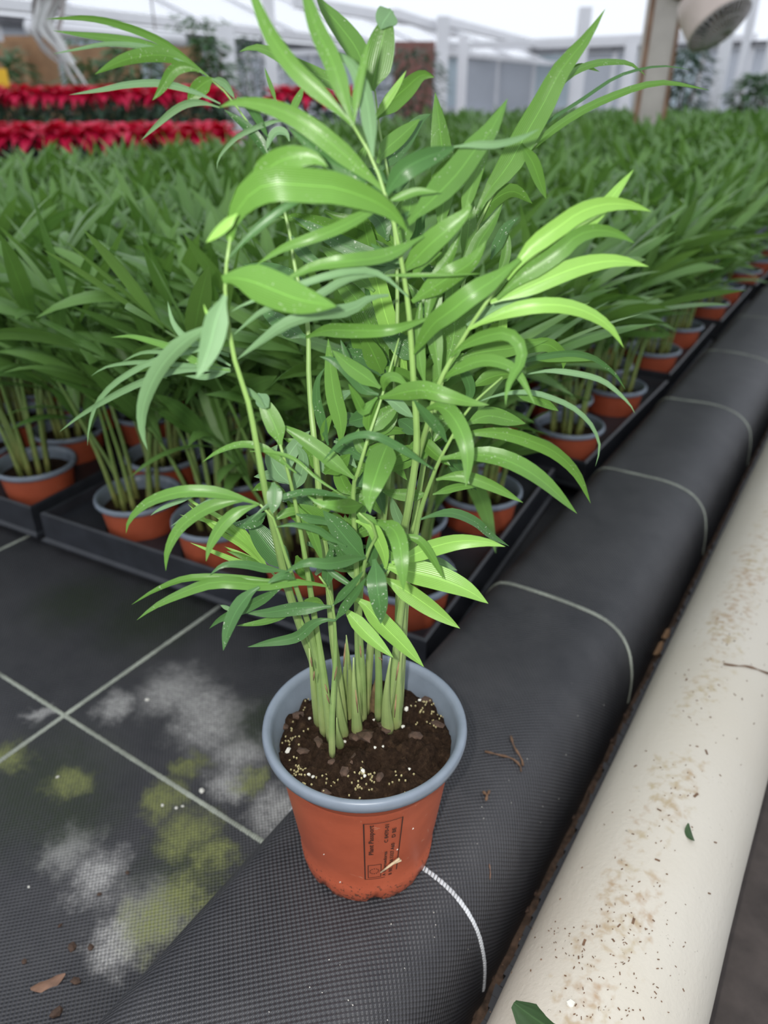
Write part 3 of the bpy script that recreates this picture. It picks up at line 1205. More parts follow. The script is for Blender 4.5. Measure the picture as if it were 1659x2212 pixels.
PLANT = [
 # tall central frond
 (("845,1570 862,1450 868,1330 870,1230 872,1147 882,1100 900,962 893,822 881,656 854,496 829,412 805,344 763,271", [0, 0, .03, .05, .05], .0033, .0010), [
  "40 m .05/.055/.05: 829,412 778,364 729,321 681,282 633,251 585,231 536,221 500,222 471,233",
  "34 m .05/.05/.04: 763,271 705,213 636,148 585,76 557,14 540,-30 530,-70",
  "38 m .05/.045/.03 8: 763,271 753,240 719,137 684,62 664,0 645,-60",
  "32 g .05/.03: 805,340 800,270 788,200 760,140 716,107",
  "18 m .055/.05: 765,265 770,213 784,144 798,82",
  "28 d .05/.04: 815,440 770,385 741,364 705,345 681,325 657,304 620,273",
  "24 m .05/.07/.07: 842,440 790,462 729,494 669,516 609,538 551,574",
  "17 m .05/.05: 835,436 870,424 905,414 950,415",
  "42 d .05/.055/.04 20: 832,424 847,398 873,366 917,342 965,325 985,316",
  "15 g .045/.04/.03 10: 980,317 1025,312 1073,311 1122,299 1166,278",
  "52 m .04/.02/.0: 880,485 895,468 941,424 989,374 1025,325 1061,280 1097,212",
  "45 m .04/.05/.05: 869,588 895,562 929,528 965,497 1001,465 1014,448 1010,430",
  "26 m .03/.02: 918,700 925,670 943,602 972,555 997,494",
  "42 m .04/.045/.04: 890,652 930,625 980,592 1020,565 1045,530 1051,518",
  "8 m .06/.07/.06 5: 818,595 892,594 965,593 1044,591",
  "28 m .05/.08/.08: 915,510 850,546 802,559 753,564 681,575 633,597 597,616",
  "15 g .06/.08/.08: 881,641 857,620 827,596 782,584 721,593 661,611 600,632 531,656 493,677",
  "17 g .06/.08/.075: 830,595 767,599 721,617 691,638 640,652 571,670 501,726",
  "27 g .05/.08/.08: 840,638 800,644 767,665 736,674 676,680 616,701 571,732 510,778",
  "44 m .06/.07/.04 12: 1122,560 1069,603 1020,635 972,673 936,700 905,745 893,768",
  "34 m .02/.0: 950,822 942,760 933,700 938,640 952,570 968,515",
  "24 m .03/.02: 918,830 906,770 904,700 910,640",
  "22 m .03/.04: 893,600 905,575 925,560 955,545",
  "18 d .04/.03: 869,570 850,560 825,545 800,525",
  "18 d .04/.02: 845,480 838,450 822,420 800,400",
  "36 m -.01/-.03: 872,540 880,480 888,430 893,385",
  "14 d .03/.02: 850,490 870,470 885,455",
  "30 d -.02/-.03: 840,395 820,385 795,380 770,395",
 ]),
 # slim frond behind it
 (("790,1560 800,1400 820,1200 850,900 858,600 838,380 822,296 810,196", [-.02, -.03, -.05, -.06], .0026, .0009), [
  "44 m -.05/-.06/-.07 10: 803,194 774,113 739,62 701,17 680,-15",
  "28 m -.06/-.07: 770,240 739,192 690,165 640,142 590,115 550,102 516,112",
  "60 m -.05/-.05/-.05 4: 803,196 812,150 824,95 836,50 846,24",
  "46 g -.046/-.035 6: 846,22 838,34 828,48 822,64",
  "38 m -.05/-.06: 810,258 842,222 877,190 911,162 939,167",
  "16 p -.048/-.05 4: 807,260 835,220 860,182 878,152",
  "33 m -.04/-.05: 815,352 835,322 862,298 908,256",
  "36 d -.07/-.08: 818,372 870,310 905,262 931,246",
  "48 m -.04/-.06: 950,500 958,440 960,380 955,320 948,260 940,199",
  "27 m -.02/-.03: 1000,470 1010,430 1030,375 1057,318",
  "40 p -.06/-.06 6: 880,822 861,753 837,695 820,632 803,565 795,500 790,440",
  "52 m -.06/-.05: 840,795 825,753 801,705 777,656 740,610 705,565",
  "40 m -.05/-.04: 815,815 795,770 775,730 755,690",
  "34 d -.06/-.06: 838,520 822,480 800,462 775,460",
  "30 d -.07/-.07: 895,540 900,500 905,470 925,440",
  "30 m -.07/-.07: 700,455 740,475 790,495 840,520 870,560",
  "46 m -.06/-.04: 845,560 790,528 740,505 690,485 640,470 600,468",
 ]),
 # tall blade and thin arching leaflets at the back right
 (("862,1545 870,1400 885,1200 925,950 985,700 1020,520 1090,380 1160,310", [-.01, -.03, -.06, -.08], .0026, .0008), [
  "50 m -.05/-.06/-.06 6: 1029,463 1056,412 1098,357 1134,293 1176,220 1212,151 1267,82 1308,18",
  "16 m -.08/-.09: 1090,385 1123,344 1189,284 1258,238 1327,206 1395,183 1450,179 1533,195",
  "7 d -.08/-.1: 1100,330 1166,275 1258,215 1327,169 1386,149 1441,143 1496,152",
  "14 m -.09/-.11: 1165,240 1194,201 1231,160 1281,137 1327,133 1363,138 1396,164",
  "12 m -.10/-.11: 1194,201 1231,156 1258,142 1296,155",
  "26 m -.05/-.06: 1125,310 1150,350 1165,390 1180,430",
  "30 m -.03/-.04: 990,620 1020,560 1037,521 1061,485 1086,439",
  "46 m -.02/-.03 8: 958,812 967,777 980,729 982,680 977,632 985,570",
  "30 m -.05/-.06: 1000,560 1010,510 1015,460 1020,420",
  "34 m -.07/-.08: 1020,500 1050,450 1085,420 1115,415 1150,440",
  "22 d -.05/-.06: 1060,560 1080,520 1095,490 1120,470",
  "20 m -.06/-.07: 1075,600 1090,560 1094,520 1088,480",
 ]),
 # right frond, arching
 (("838,1565 858,1420 864,1250 877,1128 888,1047 908,970 927,904 947,830 1008,718 1051,653 1088,603 1200,520 1294,465", [.01, .01, .04, .05, .04], .0030, .0006), [
  "38 p .05/.05/.04 14: 1095,603 1138,545 1167,519 1211,487 1254,458 1308,441 1362,443 1407,457",
  "30 p .03/.02: 1190,545 1260,490 1310,440 1340,402 1369,366",
  "36 m .05/.055/.05 12: 1073,646 1120,603 1164,574 1211,541 1247,509 1290,497 1334,505 1372,526",
  "40 p .045/.05: 1059,653 1117,631 1174,606 1236,581 1290,567 1344,564 1402,576",
  "31 p .05/.06/.05: 1012,711 1055,689 1109,669 1164,659 1218,660 1272,676 1319,708 1348,752",
  "26 g .02/.01: 1008,702 1055,676 1109,650 1166,627",
  "27 m .05/.07/.09 16: 972,772 996,750 1033,731 1069,721 1095,720 1118,736 1128,760 1122,789 1105,816 1094,849 1092,877",
  "25 m .04/.06/.08: 948,823 984,801 1021,784 1057,779 1093,788 1117,805 1134,832 1156,875",
  "34 m .0/-.01: 985,778 1020,765 1057,758 1105,752 1141,742 1184,735",
  "28 m -.01/-.02: 1120,770 1153,748 1182,744 1203,756 1218,772 1216,798",
  "13 d .01/-.02: 1080,795 1141,777 1189,767 1238,763 1274,770 1300,784 1330,810 1352,843",
  "18 m .0/-.01: 1141,777 1180,772 1230,772 1278,779",
  "12 g .02/.03: 1139,808 1189,801 1250,808 1300,822 1335,848 1362,876 1372,894",
  "11 g .03/.03: 1033,868 1081,852 1141,847 1189,859 1238,881 1274,914 1291,946 1295,972 1286,1008",
  "24 m .01/.0: 1100,845 1124,849 1160,861 1207,888",
  "22 d .0/-.01: 990,790 1010,820 1015,850 1000,880",
  "28 m -.01/-.02: 1020,835 1060,815 1100,808 1125,820",
  "18 p -.02/-.02: 1080,760 1084,730 1086,700 1090,640",
 ]),
 # lower right frond
 (("828,1592 848,1470 868,1300 896,1166 908,1105 931,1039 950,993 977,943 1000,900 1027,866 1085,815", [.01, .02, .05, .05], .0028, .0007), [
  "22 d .05/.06: 965,955 953,936 921,898 892,862",
  "37 m .05/.08/.09 10: 922,884 945,877 968,888 992,923 1007,966 1010,1008 1006,1052",
  "34 m .02/.01: 1008,918 1030,905 1058,898 1097,906 1136,915",
  "27 m .05/.05/.04: 975,946 1016,935 1085,935 1143,951 1201,978 1247,1024 1276,1088",
  "35 m .05/.065/.06: 952,991 1008,983 1066,986 1124,1008 1182,1047 1247,1110",
  "25 m .05/.06: 942,1036 970,1030 1008,1030 1066,1051 1130,1086",
  "16 m .03/.02: 935,1068 989,1052 1040,1049",
  "20 d .03/.01: 908,1122 940,1112 981,1109 1027,1128 1058,1155 1100,1180",
  "17 d .06/.07/.06: 935,1013 892,985 854,962 815,943 776,939 738,954 697,996",
  "30 m .0/-.01: 905,960 880,975 850,990 825,1010",
  "26 m -.02/-.02: 924,1068 880,1069 850,1066 822,1060",
  "28 m -.02/-.01: 905,990 870,1000 845,1008 815,1015",
  "26 m .0/-.01: 900,1000 915,975 925,950 928,930",
  "24 m -.02/-.03: 930,960 955,925 975,905 990,880",
  "20 d -.02/-.03: 960,990 985,1010 1005,1030 1030,1060",
  "14 d -.02/-.03: 985,985 1000,1010 1008,1035 1020,1060",
 ]),
 # tall frond on the left, near the camera
 (("693,1562 682,1450 655,1370 625,1280 600,1180 576,1075 556,970 536,868 505,770 487,640 490,560 498,510", [.02, .04, .06, .08, .09, .09], .0031, .0011), [
  "66 m .09/.10/.09/.07 6: 496,520 502,480 522,440 556,407 600,396 657,400 717,404 760,416 815,438 856,468 881,502",
  "50 m .08/.085/.085 10: 540,412 565,378 600,350 640,338 675,340 695,350 709,362",
  "20 p .11/.11: 512,462 495,478 470,500 445,524",
  "15 d .10/.095/.08: 495,556 536,511 585,468 633,436 681,422 729,415 768,420",
  "74 m .10/.11/.12 6: 480,604 505,600 545,608 600,630 650,648 728,662",
  "48 g .11/.13: 486,638 467,690 453,745 435,795 423,817",
  "32 g .11/.10/.09: 482,695 442,712 395,741 351,788 323,839 308,889 308,936 319,973",
  "15 g .06/.04: 498,790 438,752 398,727 373,694 362,650",
  "15 m .06/.04: 497,803 427,781 373,752 337,739 283,726 239,729",
  "10 g .06/.04: 497,796 450,792 391,788 337,783 283,783 228,793 196,813",
  "10 g .06/.04: 495,770 438,752 380,762 337,759 301,763 263,782",
  "14 g .06/.05: 497,803 427,798 373,801 337,813 283,835 228,864 174,897 127,934",
  "12 g .06/.05: 495,765 438,755 337,778 283,804 239,835 207,875 192,925 189,963",
  "19 m .06/.05: 497,800 445,790 391,797 350,809",
  "13 g .06/.05: 498,800 470,808 440,815 400,812",
  "10 p .10/.10: 474,735 460,700 445,672 440,656",
  "12 g .06/.05: 520,830 545,850 560,865 575,885",
 ]),
 # frond leaning to the top left
 (("745,1592 736,1500 720,1380 712,1280 703,1191 697,1143 688,1049 679,950 673,894 667,807 664,695 637,578 625,499 581,342 541,273 487,200 455,172", [.01, .0, .0, -.02, -.04, -.05], .0028, .0007), [
  "15 m -.05/-.06: 455,170 409,132 346,88 268,56 190,39 98,41",
  "17 m -.05/-.06: 440,158 409,138 362,116 299,94 237,83 174,75 113,66",
  "10 g -.05/-.05: 440,160 409,141 362,116 315,102 268,96 221,96 174,105 112,117",
  "27 m -.05/-.05: 430,155 405,136 381,125 346,119 299,122 252,136 204,161",
  "23 m -.05/-.04: 430,152 393,144 371,155 356,179 343,200 329,217",
  "14 g -.045/-.05: 476,224 425,200 378,185 331,178 268,183 221,193 149,205",
  "14 g -.045/-.04: 474,232 440,222 409,222 378,236 346,263 305,303",
  "32 m -.05/-.05: 460,170 440,180 422,197 405,222",
  "16 g -.045/-.04: 458,170 484,179 500,200 507,214",
  "20 d -.04/-.04: 590,352 560,305 530,272 483,236",
  "10 g -.03/-.02: 625,268 609,261 585,264 548,277 512,296 483,325 470,349 469,368",
  "15 g -.03/-.03: 625,305 618,288 600,283 585,297 575,326",
  "9 m -.05/-.06: 597,222 588,195 579,170 571,145",
  "15 m -.04/-.05: 630,248 638,225 648,205 656,184",
  "30 d -.03/-.04: 585,345 600,370 620,400 650,430",
  "34 d -.03/-.04 4: 870,578 820,560 780,545 735,525 690,500 655,480 630,468",
  "36 d -.01/-.02: 660,728 630,712 600,690 560,668",
  "26 d -.03/-.03: 630,510 650,540 672,560 700,570",
  "29 m .02/.06/.05: 661,729 704,714 765,714 837,713 885,701 940,682",
  "18 d -.02/-.03: 512,210 540,230 560,260 580,300",
 ]),
 # short stem with a folded leaf
 (("715,1600 702,1480 682,1350 665,1240 649,1146 631,1055 605,960", [.02, .02, .03, .04], .0027, .0013), [
  "38 m .04/.03 4: 606,962 598,930 580,890 562,858 552,848",
  "30 g .035/.05 4: 556,850 562,858 572,872 580,880",
  "15 m .05/.05: 640,1022 622,1008 592,984 561,965 516,961 471,976 436,999",
  "8 m .05/.07: 540,975 588,977 636,992 685,1034 748,1075",
  "30 g .01/-.01: 625,1030 620,995 640,960 670,930",
  "34 g .0/-.02: 628,1045 600,1020 585,985 600,960",
  "28 g .0/.0: 632,1060 650,1025 655,985 640,960",
  "31 d .07/.08 4: 590,1042 593,1060 592,1085 588,1110",
  "14 d .05/.08: 750,1076 709,1066 661,1062 612,1073 576,1093 540,1124",
  "31 m .05/.10/.10 6: 782,1090 755,1094 720,1092 688,1086 664,1071",
  "22 m .03/.04: 640,1090 665,1130 685,1180 697,1215",
  "18 d .04/.05: 640,1110 670,1120 700,1125 730,1140",
  "24 m .01/.0: 625,1075 600,1060 570,1050 545,1060",
 ]),
 # arching frond at the left, half way up
 (("700,1585 690,1470 672,1370 640,1270 610,1180 590,1120 562,1090", [.02, .03, .06, .07], .0028, .0010), [
  "25 m .07/.08/.08: 560,1090 501,1071 441,1062 381,1065 320,1086 281,1122 272,1153",
  "25 m .07/.09: 545,1084 519,1080 471,1089 426,1110 387,1143 362,1191 358,1234",
  "25 m .07/.09: 556,1090 510,1107 477,1137 453,1179 445,1213",
  "11 g .06/.05: 520,1078 465,1080 441,1089 405,1112 368,1138",
  "9 g .05/.05: 420,1072 371,1089 340,1103 325,1114",
  "50 d .02/.0: 632,1232 610,1212 585,1188 560,1155 532,1112",
  "48 m .01/.01: 730,1172 705,1148 680,1118 645,1088",
  "15 d .06/.07: 748,1180 714,1162 685,1143 636,1133 594,1139",
  "26 d .03/.02: 575,1108 550,1125 525,1132 500,1130",
  "18 m .03/.02: 590,1125 615,1110 640,1105 665,1115",
 ]),
 # young fan of narrow leaflets at the left
 (("712,1588 700,1500 680,1420 650,1340 615,1270 578,1226", [.01, .01, .0], .0024, .0012), [
  "13 p .0/.0: 578,1226 545,1175 515,1135 485,1118",
  "11 p .0/.0: 576,1226 530,1165 480,1120 425,1090 382,1058",
  "12 p .0/.0: 576,1226 520,1165 460,1130 388,1112",
  "11 p .0/.01: 575,1226 525,1180 470,1145 405,1088",
  "11 p .0/.01: 576,1228 520,1215 460,1192 410,1172",
  "10 p .0/.0: 576,1228 545,1210 515,1195 484,1180",
  "14 m .0/.0: 578,1230 550,1215 520,1200 489,1190",
 ]),
 # lowest left frond
 (("718,1642 717,1560 724,1420 722,1335 712,1285 703,1262 690,1245", [.04, .05, .06], .0021, .0009), [
  "18 d .06/.08: 618,1234 576,1229 531,1220 483,1221 452,1243",
  "15 m .07/.08: 622,1256 576,1254 516,1250 456,1247 396,1251 335,1275 283,1307",
  "25 m .06/.08/.08: 706,1266 646,1257 561,1262 501,1257 456,1258 396,1279 335,1309 295,1340",
  "29 d .08/.10: 560,1268 537,1285 510,1321 492,1363 482,1406",
  "21 d .07/.07: 612,1266 576,1288 531,1312 477,1337 452,1358",
  "27 d .06/.06: 716,1310 690,1311 637,1314 577,1323 528,1324",
  "14 m .05/.05: 640,1320 600,1335 565,1345 510,1352",
  "22 d .06/.065: 724,1340 700,1339 673,1349 640,1376 577,1389 534,1398",
  "17 d .08/.09: 636,1250 615,1243 598,1248 578,1260",
  "17 d .07/.08: 719,1308 740,1285 762,1262 786,1233",
  "19 d .07/.08: 724,1340 745,1312 770,1280 792,1246",
  "25 d .05/.05 6: 706,1270 708,1240 711,1210 714,1180",
  "26 m .03/.02: 640,1330 660,1310 680,1300 700,1305",
  "9 g .06/.06: 500,1317 490,1313 476,1307",
 ]),
 # central low frond
 (("770,1590 775,1480 772,1350 770,1230 763,1066 776,1012 797,940 811,900 827,850 842,800 862,730", [.01, .02, .03, .02, .0], .0026, .0008), [
  "37 m .04/.07/.07 8: 820,860 849,853 885,845 921,843 970,857 1020,870 1058,875",
  "21 m .03/.05: 828,845 830,822 845,813 862,818 884,836",
  "33 m .03/.03: 822,838 789,813 755,789 717,756",
  "27 d .02/.02: 818,852 789,842 765,813 741,791 716,777 690,770",
  "21 m .03/.05: 815,858 798,875 785,888 770,862 752,828",
  "25 g .02/.02: 830,862 850,868 870,884 893,902",
  "35 m .02/.01: 797,938 815,912 838,892 864,870",
  "23 m .02/.02: 796,936 797,905 805,880 818,862",
  "34 m .01/.0 6: 735,962 737,930 733,898 721,849 712,777 709,731",
  "12 d .0/-.01: 762,803 750,770 735,732",
  "20 d .0/.0: 709,962 695,910 684,861 687,820 702,794",
  "17 m .0/.0: 697,952 704,918 720,892",
  "33 m .03/.02: 766,1034 733,1008 694,976 648,943 603,915",
  "19 m .02/.03: 790,985 808,972 840,954",
  "57 m .04/.08/.09 4: 841,952 825,990 808,1040 797,1080 800,1110",
  "22 m .01/.0: 790,985 780,965 772,945 775,925",
  "30 m .0/.0: 762,1070 745,1050 735,1020 745,1000",
  "24 d .0/.0: 764,1050 785,1040 800,1020 812,1000",
  "30 m -.01/-.02: 735,1100 760,1090 780,1080 800,1060",
  "18 g .0/-.01: 770,1010 750,985 735,970 725,950",
  "22 m -.01/-.02: 805,935 830,925 850,905 860,890",
 ]),
 # front frond of dark and pale drooping leaves
 (("785,1572 782,1450 777,1330 788,1215 812,1160 806,1135 775,1108", [.03, .04, .06, .07], .0026, .0009), [
  "25 d .06/.09/.09: 790,1204 757,1209 709,1217 661,1215 612,1238",
  "46 d .05/.05: 787,1208 757,1174 733,1145 697,1102",
  "36 m .07/.10/.11 6: 815,1130 846,1140 862,1169 868,1217 872,1278",
  "27 p .05/.05: 768,1125 800,1138 818,1169 830,1200 834,1232",
  "25 d .04/.04 4: 803,1222 803,1185 801,1148",
  "40 d .07/.09/.09 4: 808,1208 812,1230 814,1262 820,1305 823,1348",
  "18 m .06/.07: 862,1150 880,1158 906,1168 931,1201 959,1252",
  "14 d .05/.06: 700,1225 730,1245 755,1262 772,1272",
  "20 d .04/.03: 795,1250 815,1235 835,1222 860,1205",
  "20 m .05/.05: 770,1110 785,1118 805,1125 815,1135",
  "30 m .0/.0: 760,1150 770,1120 785,1095 800,1075",
  "24 d .01/.01: 745,1230 740,1200 725,1180 705,1170",
  "28 m .0/-.01: 775,1190 760,1170 750,1145 745,1110",
 ]),
 # young pale frond on the lower right
 (("818,1572 818,1450 812,1340 822,1270 846,1222", [.02, .03, .04], .0028, .0012), [
  "35 p .05/.06: 846,1216 888,1201 931,1183 989,1169 1047,1170 1092,1181",
  "51 p .04/.06: 830,1222 892,1236 950,1251 1008,1274 1055,1304",
  "37 p .04/.06: 826,1248 850,1260 892,1286 942,1321 994,1358",
  "39 p .05/.07: 764,1292 789,1307 825,1348 861,1384 916,1441",
  "31 p .05/.07: 742,1312 765,1338 796,1372 850,1421",
  "18 m .03/.03: 860,1215 840,1200 825,1185 815,1160",
 ]),
]
for (line, ds, r0, r1), leaves in PLANT:
    st = make_stem(line, ds, r0, r1)
    for sp in leaves:
        make_leaf(st, sp)
# inner leaflets that fill the middle of the clump
FR = random.Random(6)
stems = [o for o in palm.children if o.name.startswith('stem')]
for i in range(46):
    x, y = FR.gauss(755, 75), FR.uniform(880, 1255)
    x = min(905, max(610, x))
    a = FR.choice((FR.uniform(-1.2, 0.2), FR.uniform(2.9, 4.4), FR.uniform(0.3, 0.9)))
    ln = FR.uniform(60, 125)
    dx, dy = math.cos(a) * ln, math.sin(a) * ln
    bend = FR.uniform(-18, 18)
    d_ = FR.uniform(-.05, .015)
    make_leaf(FR.choice(stems), "%.0f %s %.3f/%.3f: %.0f,%.0f %.0f,%.0f %.0f,%.0f" % (
        FR.uniform(20, 36), FR.choice('mmdmdg'), d_, d_ + FR.uniform(-.02, .02), x, y,
        x + dx * .5 - dy / ln * bend, y + dy * .5 + dx / ln * bend, x + dx, y + dy + FR.uniform(0, 25)))
for i in range(26):
    x, y = FR.gauss(850, 90), FR.uniform(420, 860)
    a = FR.choice((FR.uniform(-1.5, -0.2), FR.uniform(3.3, 4.6)))
    ln = FR.uniform(90, 160)
    dx, dy = math.cos(a) * ln, math.sin(a) * ln
    d_ = FR.uniform(-.08, -.02)
    make_leaf(FR.choice(stems), "%.0f %s %.3f/%.3f: %.0f,%.0f %.0f,%.0f %.0f,%.0f" % (
        FR.uniform(26, 44), FR.choice('mmd'), d_, d_ + FR.uniform(-.02, .02), x, y, x + dx * .5, y + dy * .5 - 6, x + dx, y + dy))
# short sheaths and spent shoots round the foot
for line, ds, r0, r1, mat in (
        ("742,1588 734,1540 728,1490 724,1445", [.02], .0042, .0005, 'sheath'),
        ("688,1556 680,1500 672,1440 668,1400", [.01], .0042, .0008, 'sheath'),
        ("838,1588 834,1520 838,1460 844,1420", [.02], .0042, .0008, 'sheath'),
        ("852,1568 858,1510 862,1450 868,1400", [.0], .0046, .0012, 'sheath'),
        ("772,1590 768,1530 764,1470 764,1420", [.02], .0038, .0008, 'sheath'),
        ("756,1560 757,1480 753,1420 748,1372", [-.01], .0032, .0006, 'sheath'),
        ("745,1560 744,1480 747,1420 748,1380", [-.02], .0030, .0006, 'sheath'),
        ("810,1540 812,1500 820,1450 826,1400", [-.005], .0052, .0006, 'husk'),
        ("790,1520 793,1480 794,1450 791,1425", [-.02], .0042, .0010, 'husk'),
        ("735,1610 731,1590 728,1570 727,1550", [.03], .0030, .0005, 'sheath'),
        ("700,1560 697,1545 693,1530 690,1515", [.0], .0046, .0010, 'husk')):
    make_stem(line, ds, r0, r1, True, mat, 'husk' if mat == 'husk' else 'sheath')
# thin dark bracts on the stems
mb = MB()
for (x0, y0, x1, y1) in ((671, 1420, 674, 1440), (679, 1450, 677, 1470), (702, 1478, 708, 1498), (746, 1390, 742, 1440), (728, 1440, 722, 1470),
                         (778, 1395, 780, 1420), (862, 1430, 855, 1470), (852, 1550, 856, 1500), (818, 1420, 826, 1426), (768, 1490, 773, 1540), (705, 1500, 712, 1520)):
    a, b2 = pt(x0, y0, .055), pt(x1, y1, .055)
    mb.tube([a, a.lerp(b2, 0.5), b2], [.0002, .0005, .0002], 5)
mb.obj('dry_fibre', MAT['husk'], palm)

# ================================================================== TRAYS AND PALMS OF THE BED
TW, TL, DECK = 0.53, 0.425, 0.045           # tray width, length, deck height
PX, PY, NR, NC = 0.121, 0.104, 4, 4         # pot pitch across and along, rows, pots per row
HOLE = 0.0455


def tray_spots():
    out = []
    for j in range(NR):
        off = 0.052 if j % 2 == 0 else 0.107
        for i in range(NC):
            out.append((-off - PX * i, 0.058 + PY * j, j, i))
    return out


def make_tray_mesh():
    """origin at the tray's near right corner; extends to -X and +Y"""
    mb = MB()
    K = 16
    y_edges = [0.008, 0.058 + PY * 0.5, 0.058 + PY * 1.5, 0.058 + PY * 2.5, TL - 0.008]
    for j in range(NR):
        y0, y1 = y_edges[j], y_edges[j + 1]
        off = 0.052 if j % 2 == 0 else 0.107
        cyc = 0.058 + PY * j
        xr = -0.008
        edges = [(-off - PX * i + PX / 2, -off - PX * i - PX / 2) for i in range(NC)]
        # strips left over at both ends
        x_first, x_last = min(edges[0][0], -0.008), max(edges[-1][1], -(TW - 0.008))
        for a, b2 in ((-0.008, x_first), (x_last, -(TW - 0.008))):
            if a - b2 > 1e-4:
                mb.add([(b2, y0, DECK), (a, y0, DECK), (a, y1, DECK), (b2, y1, DECK)], [(0, 1, 2, 3)])
        for i in range(NC):
            xa, xb = min(edges[i][0], x_first), max(edges[i][1], x_last)
            cx_ = -off - PX * i
            ring_o, ring_h, ring_b = [], [], []
            for k in range(K):
                a = 2 * math.pi * (k + 0.5) / K
                c, s = math.cos(a), math.sin(a)
                t = min((xa - cx_) / c if c > 1e-6 else 9, (xb - cx_) / c if c < -1e-6 else 9,
                        (y1 - cyc) / s if s > 1e-6 else 9, (y0 - cyc) / s if s < -1e-6 else 9)
                ring_o.append((cx_ + c * t, cyc + s * t, DECK))
                ring_h.append((cx_ + c * HOLE, cyc + s * HOLE, DECK))
                ring_b.append((cx_ + c * 0.0405, cyc + s * 0.0405, 0.0015))
            n = len(mb.v)
            fs = []
            for k in range(K):
                k2 = (k + 1) % K
                fs.append((k, k2, K + k2, K + k))
                fs.append((K + k, K + k2, 2 * K + k2, 2 * K + k))
            fs.append(tuple(2 * K + k for k in range(K)))
            # cell corners
            cs = [(xa, y1, DECK), (xb, y1, DECK), (xb, y0, DECK), (xa, y0, DECK)]
            idx = [K // 8 * 1 + 0, 3 * K // 8, 5 * K // 8, 7 * K // 8]
            vs = ring_o + ring_h + ring_b + cs
            for q, k in enumerate(idx):
                fs.append((k - 1, 3 * K + q, k))
            mb.add(vs, fs)
    # rolled lip and skirt all round
    o, i_ = 0.0, 0.008
    ring = lambda e, z: [(-e, e, z), (-(TW - e), e, z), (-(TW - e), TL - e, z), (-e, TL - e, z)]
    prof = [(0.008, DECK), (0.0065, DECK + 0.011), (0.0035, DECK + 0.013), (0.0005, DECK + 0.011), (0.0, 0.022), (-0.004, 0.019), (-0.004, 0.0165), (0.003, 0.016)]
    vs = []
    for e, z in prof:
        vs += ring(e, z)
    fs = []
    for j in range(len(prof) - 1):
        for k in range(4):
            k2 = (k + 1) % 4
            fs.append((j * 4 + k, j * 4 + k2, (j + 1) * 4 + k2, (j + 1) * 4 + k))
    mb.add(vs, fs)
    return mb


tray0 = make_tray_mesh().obj('plant_tray', MAT['tray'], smooth=False)
tag(tray0, 'black plastic carrier tray, nearest of all, its right edge along the fabric kerb', 'tray')

# tray places: (x, y, turn, label)
TRAYS = []
for c in range(5):
    for k in range(16):
        rz = math.radians(5.2 if (k == 0 and c < 3) else (2.5 if k == 0 else [0.6, -0.8, 1.0][(k + c) % 3]))
        x = -0.2615 - 0.548 * c - (0.0 if k == 0 else 0.008)
        y = 0.474 + 0.462 * k - (0.047 * c if k == 0 else 0.012 * c)
        TRAYS.append((c, k, x, y, rz))


# ---- palm prototypes
def palm_pot_parts(root):
    mb = MB()
    mb.lathe([(0.0, 0.003), (0.036, 0.003), (0.0375, 0.006), (0.0385, 0.012), (0.0455, 0.070), (0.0468, 0.080)], 28)
    p = mb.obj('pot', MAT['terracotta'], root)
    mb = MB()
    mb.lathe([(0.0465, 0.080), (0.0505, 0.0800), (0.0525, 0.0825), (0.0520, 0.0865), (0.0500, 0.0880), (0.0472, 0.0865), (0.0455, 0.0800), (0.0438, 0.066)], 28)
    mb.obj('rim', MAT['rim'], p)
    vs, fs = [(0, 0, 0.073)], []
    for i in range(1, 5):
        for k in range(20):
            a = 2 * math.pi * k / 20
            rr = 0.0445 * i / 4
            vs.append((rr * math.cos(a), rr * math.sin(a), 0.071 + 0.003 * noise.noise(Vector((rr * 90 * math.cos(a), rr * 90 * math.sin(a), 5)))))
    for k in range(20):
        fs.append((0, 1 + k, 1 + (k + 1) % 20))
        for i in range(3):
            fs.append((1 + i * 20 + k, 1 + (i + 1) * 20 + k, 1 + (i + 1) * 20 + (k + 1) % 20, 1 + i * 20 + (k + 1) % 20))
    link_mesh('soil', vs, fs, MAT['soil'], root)


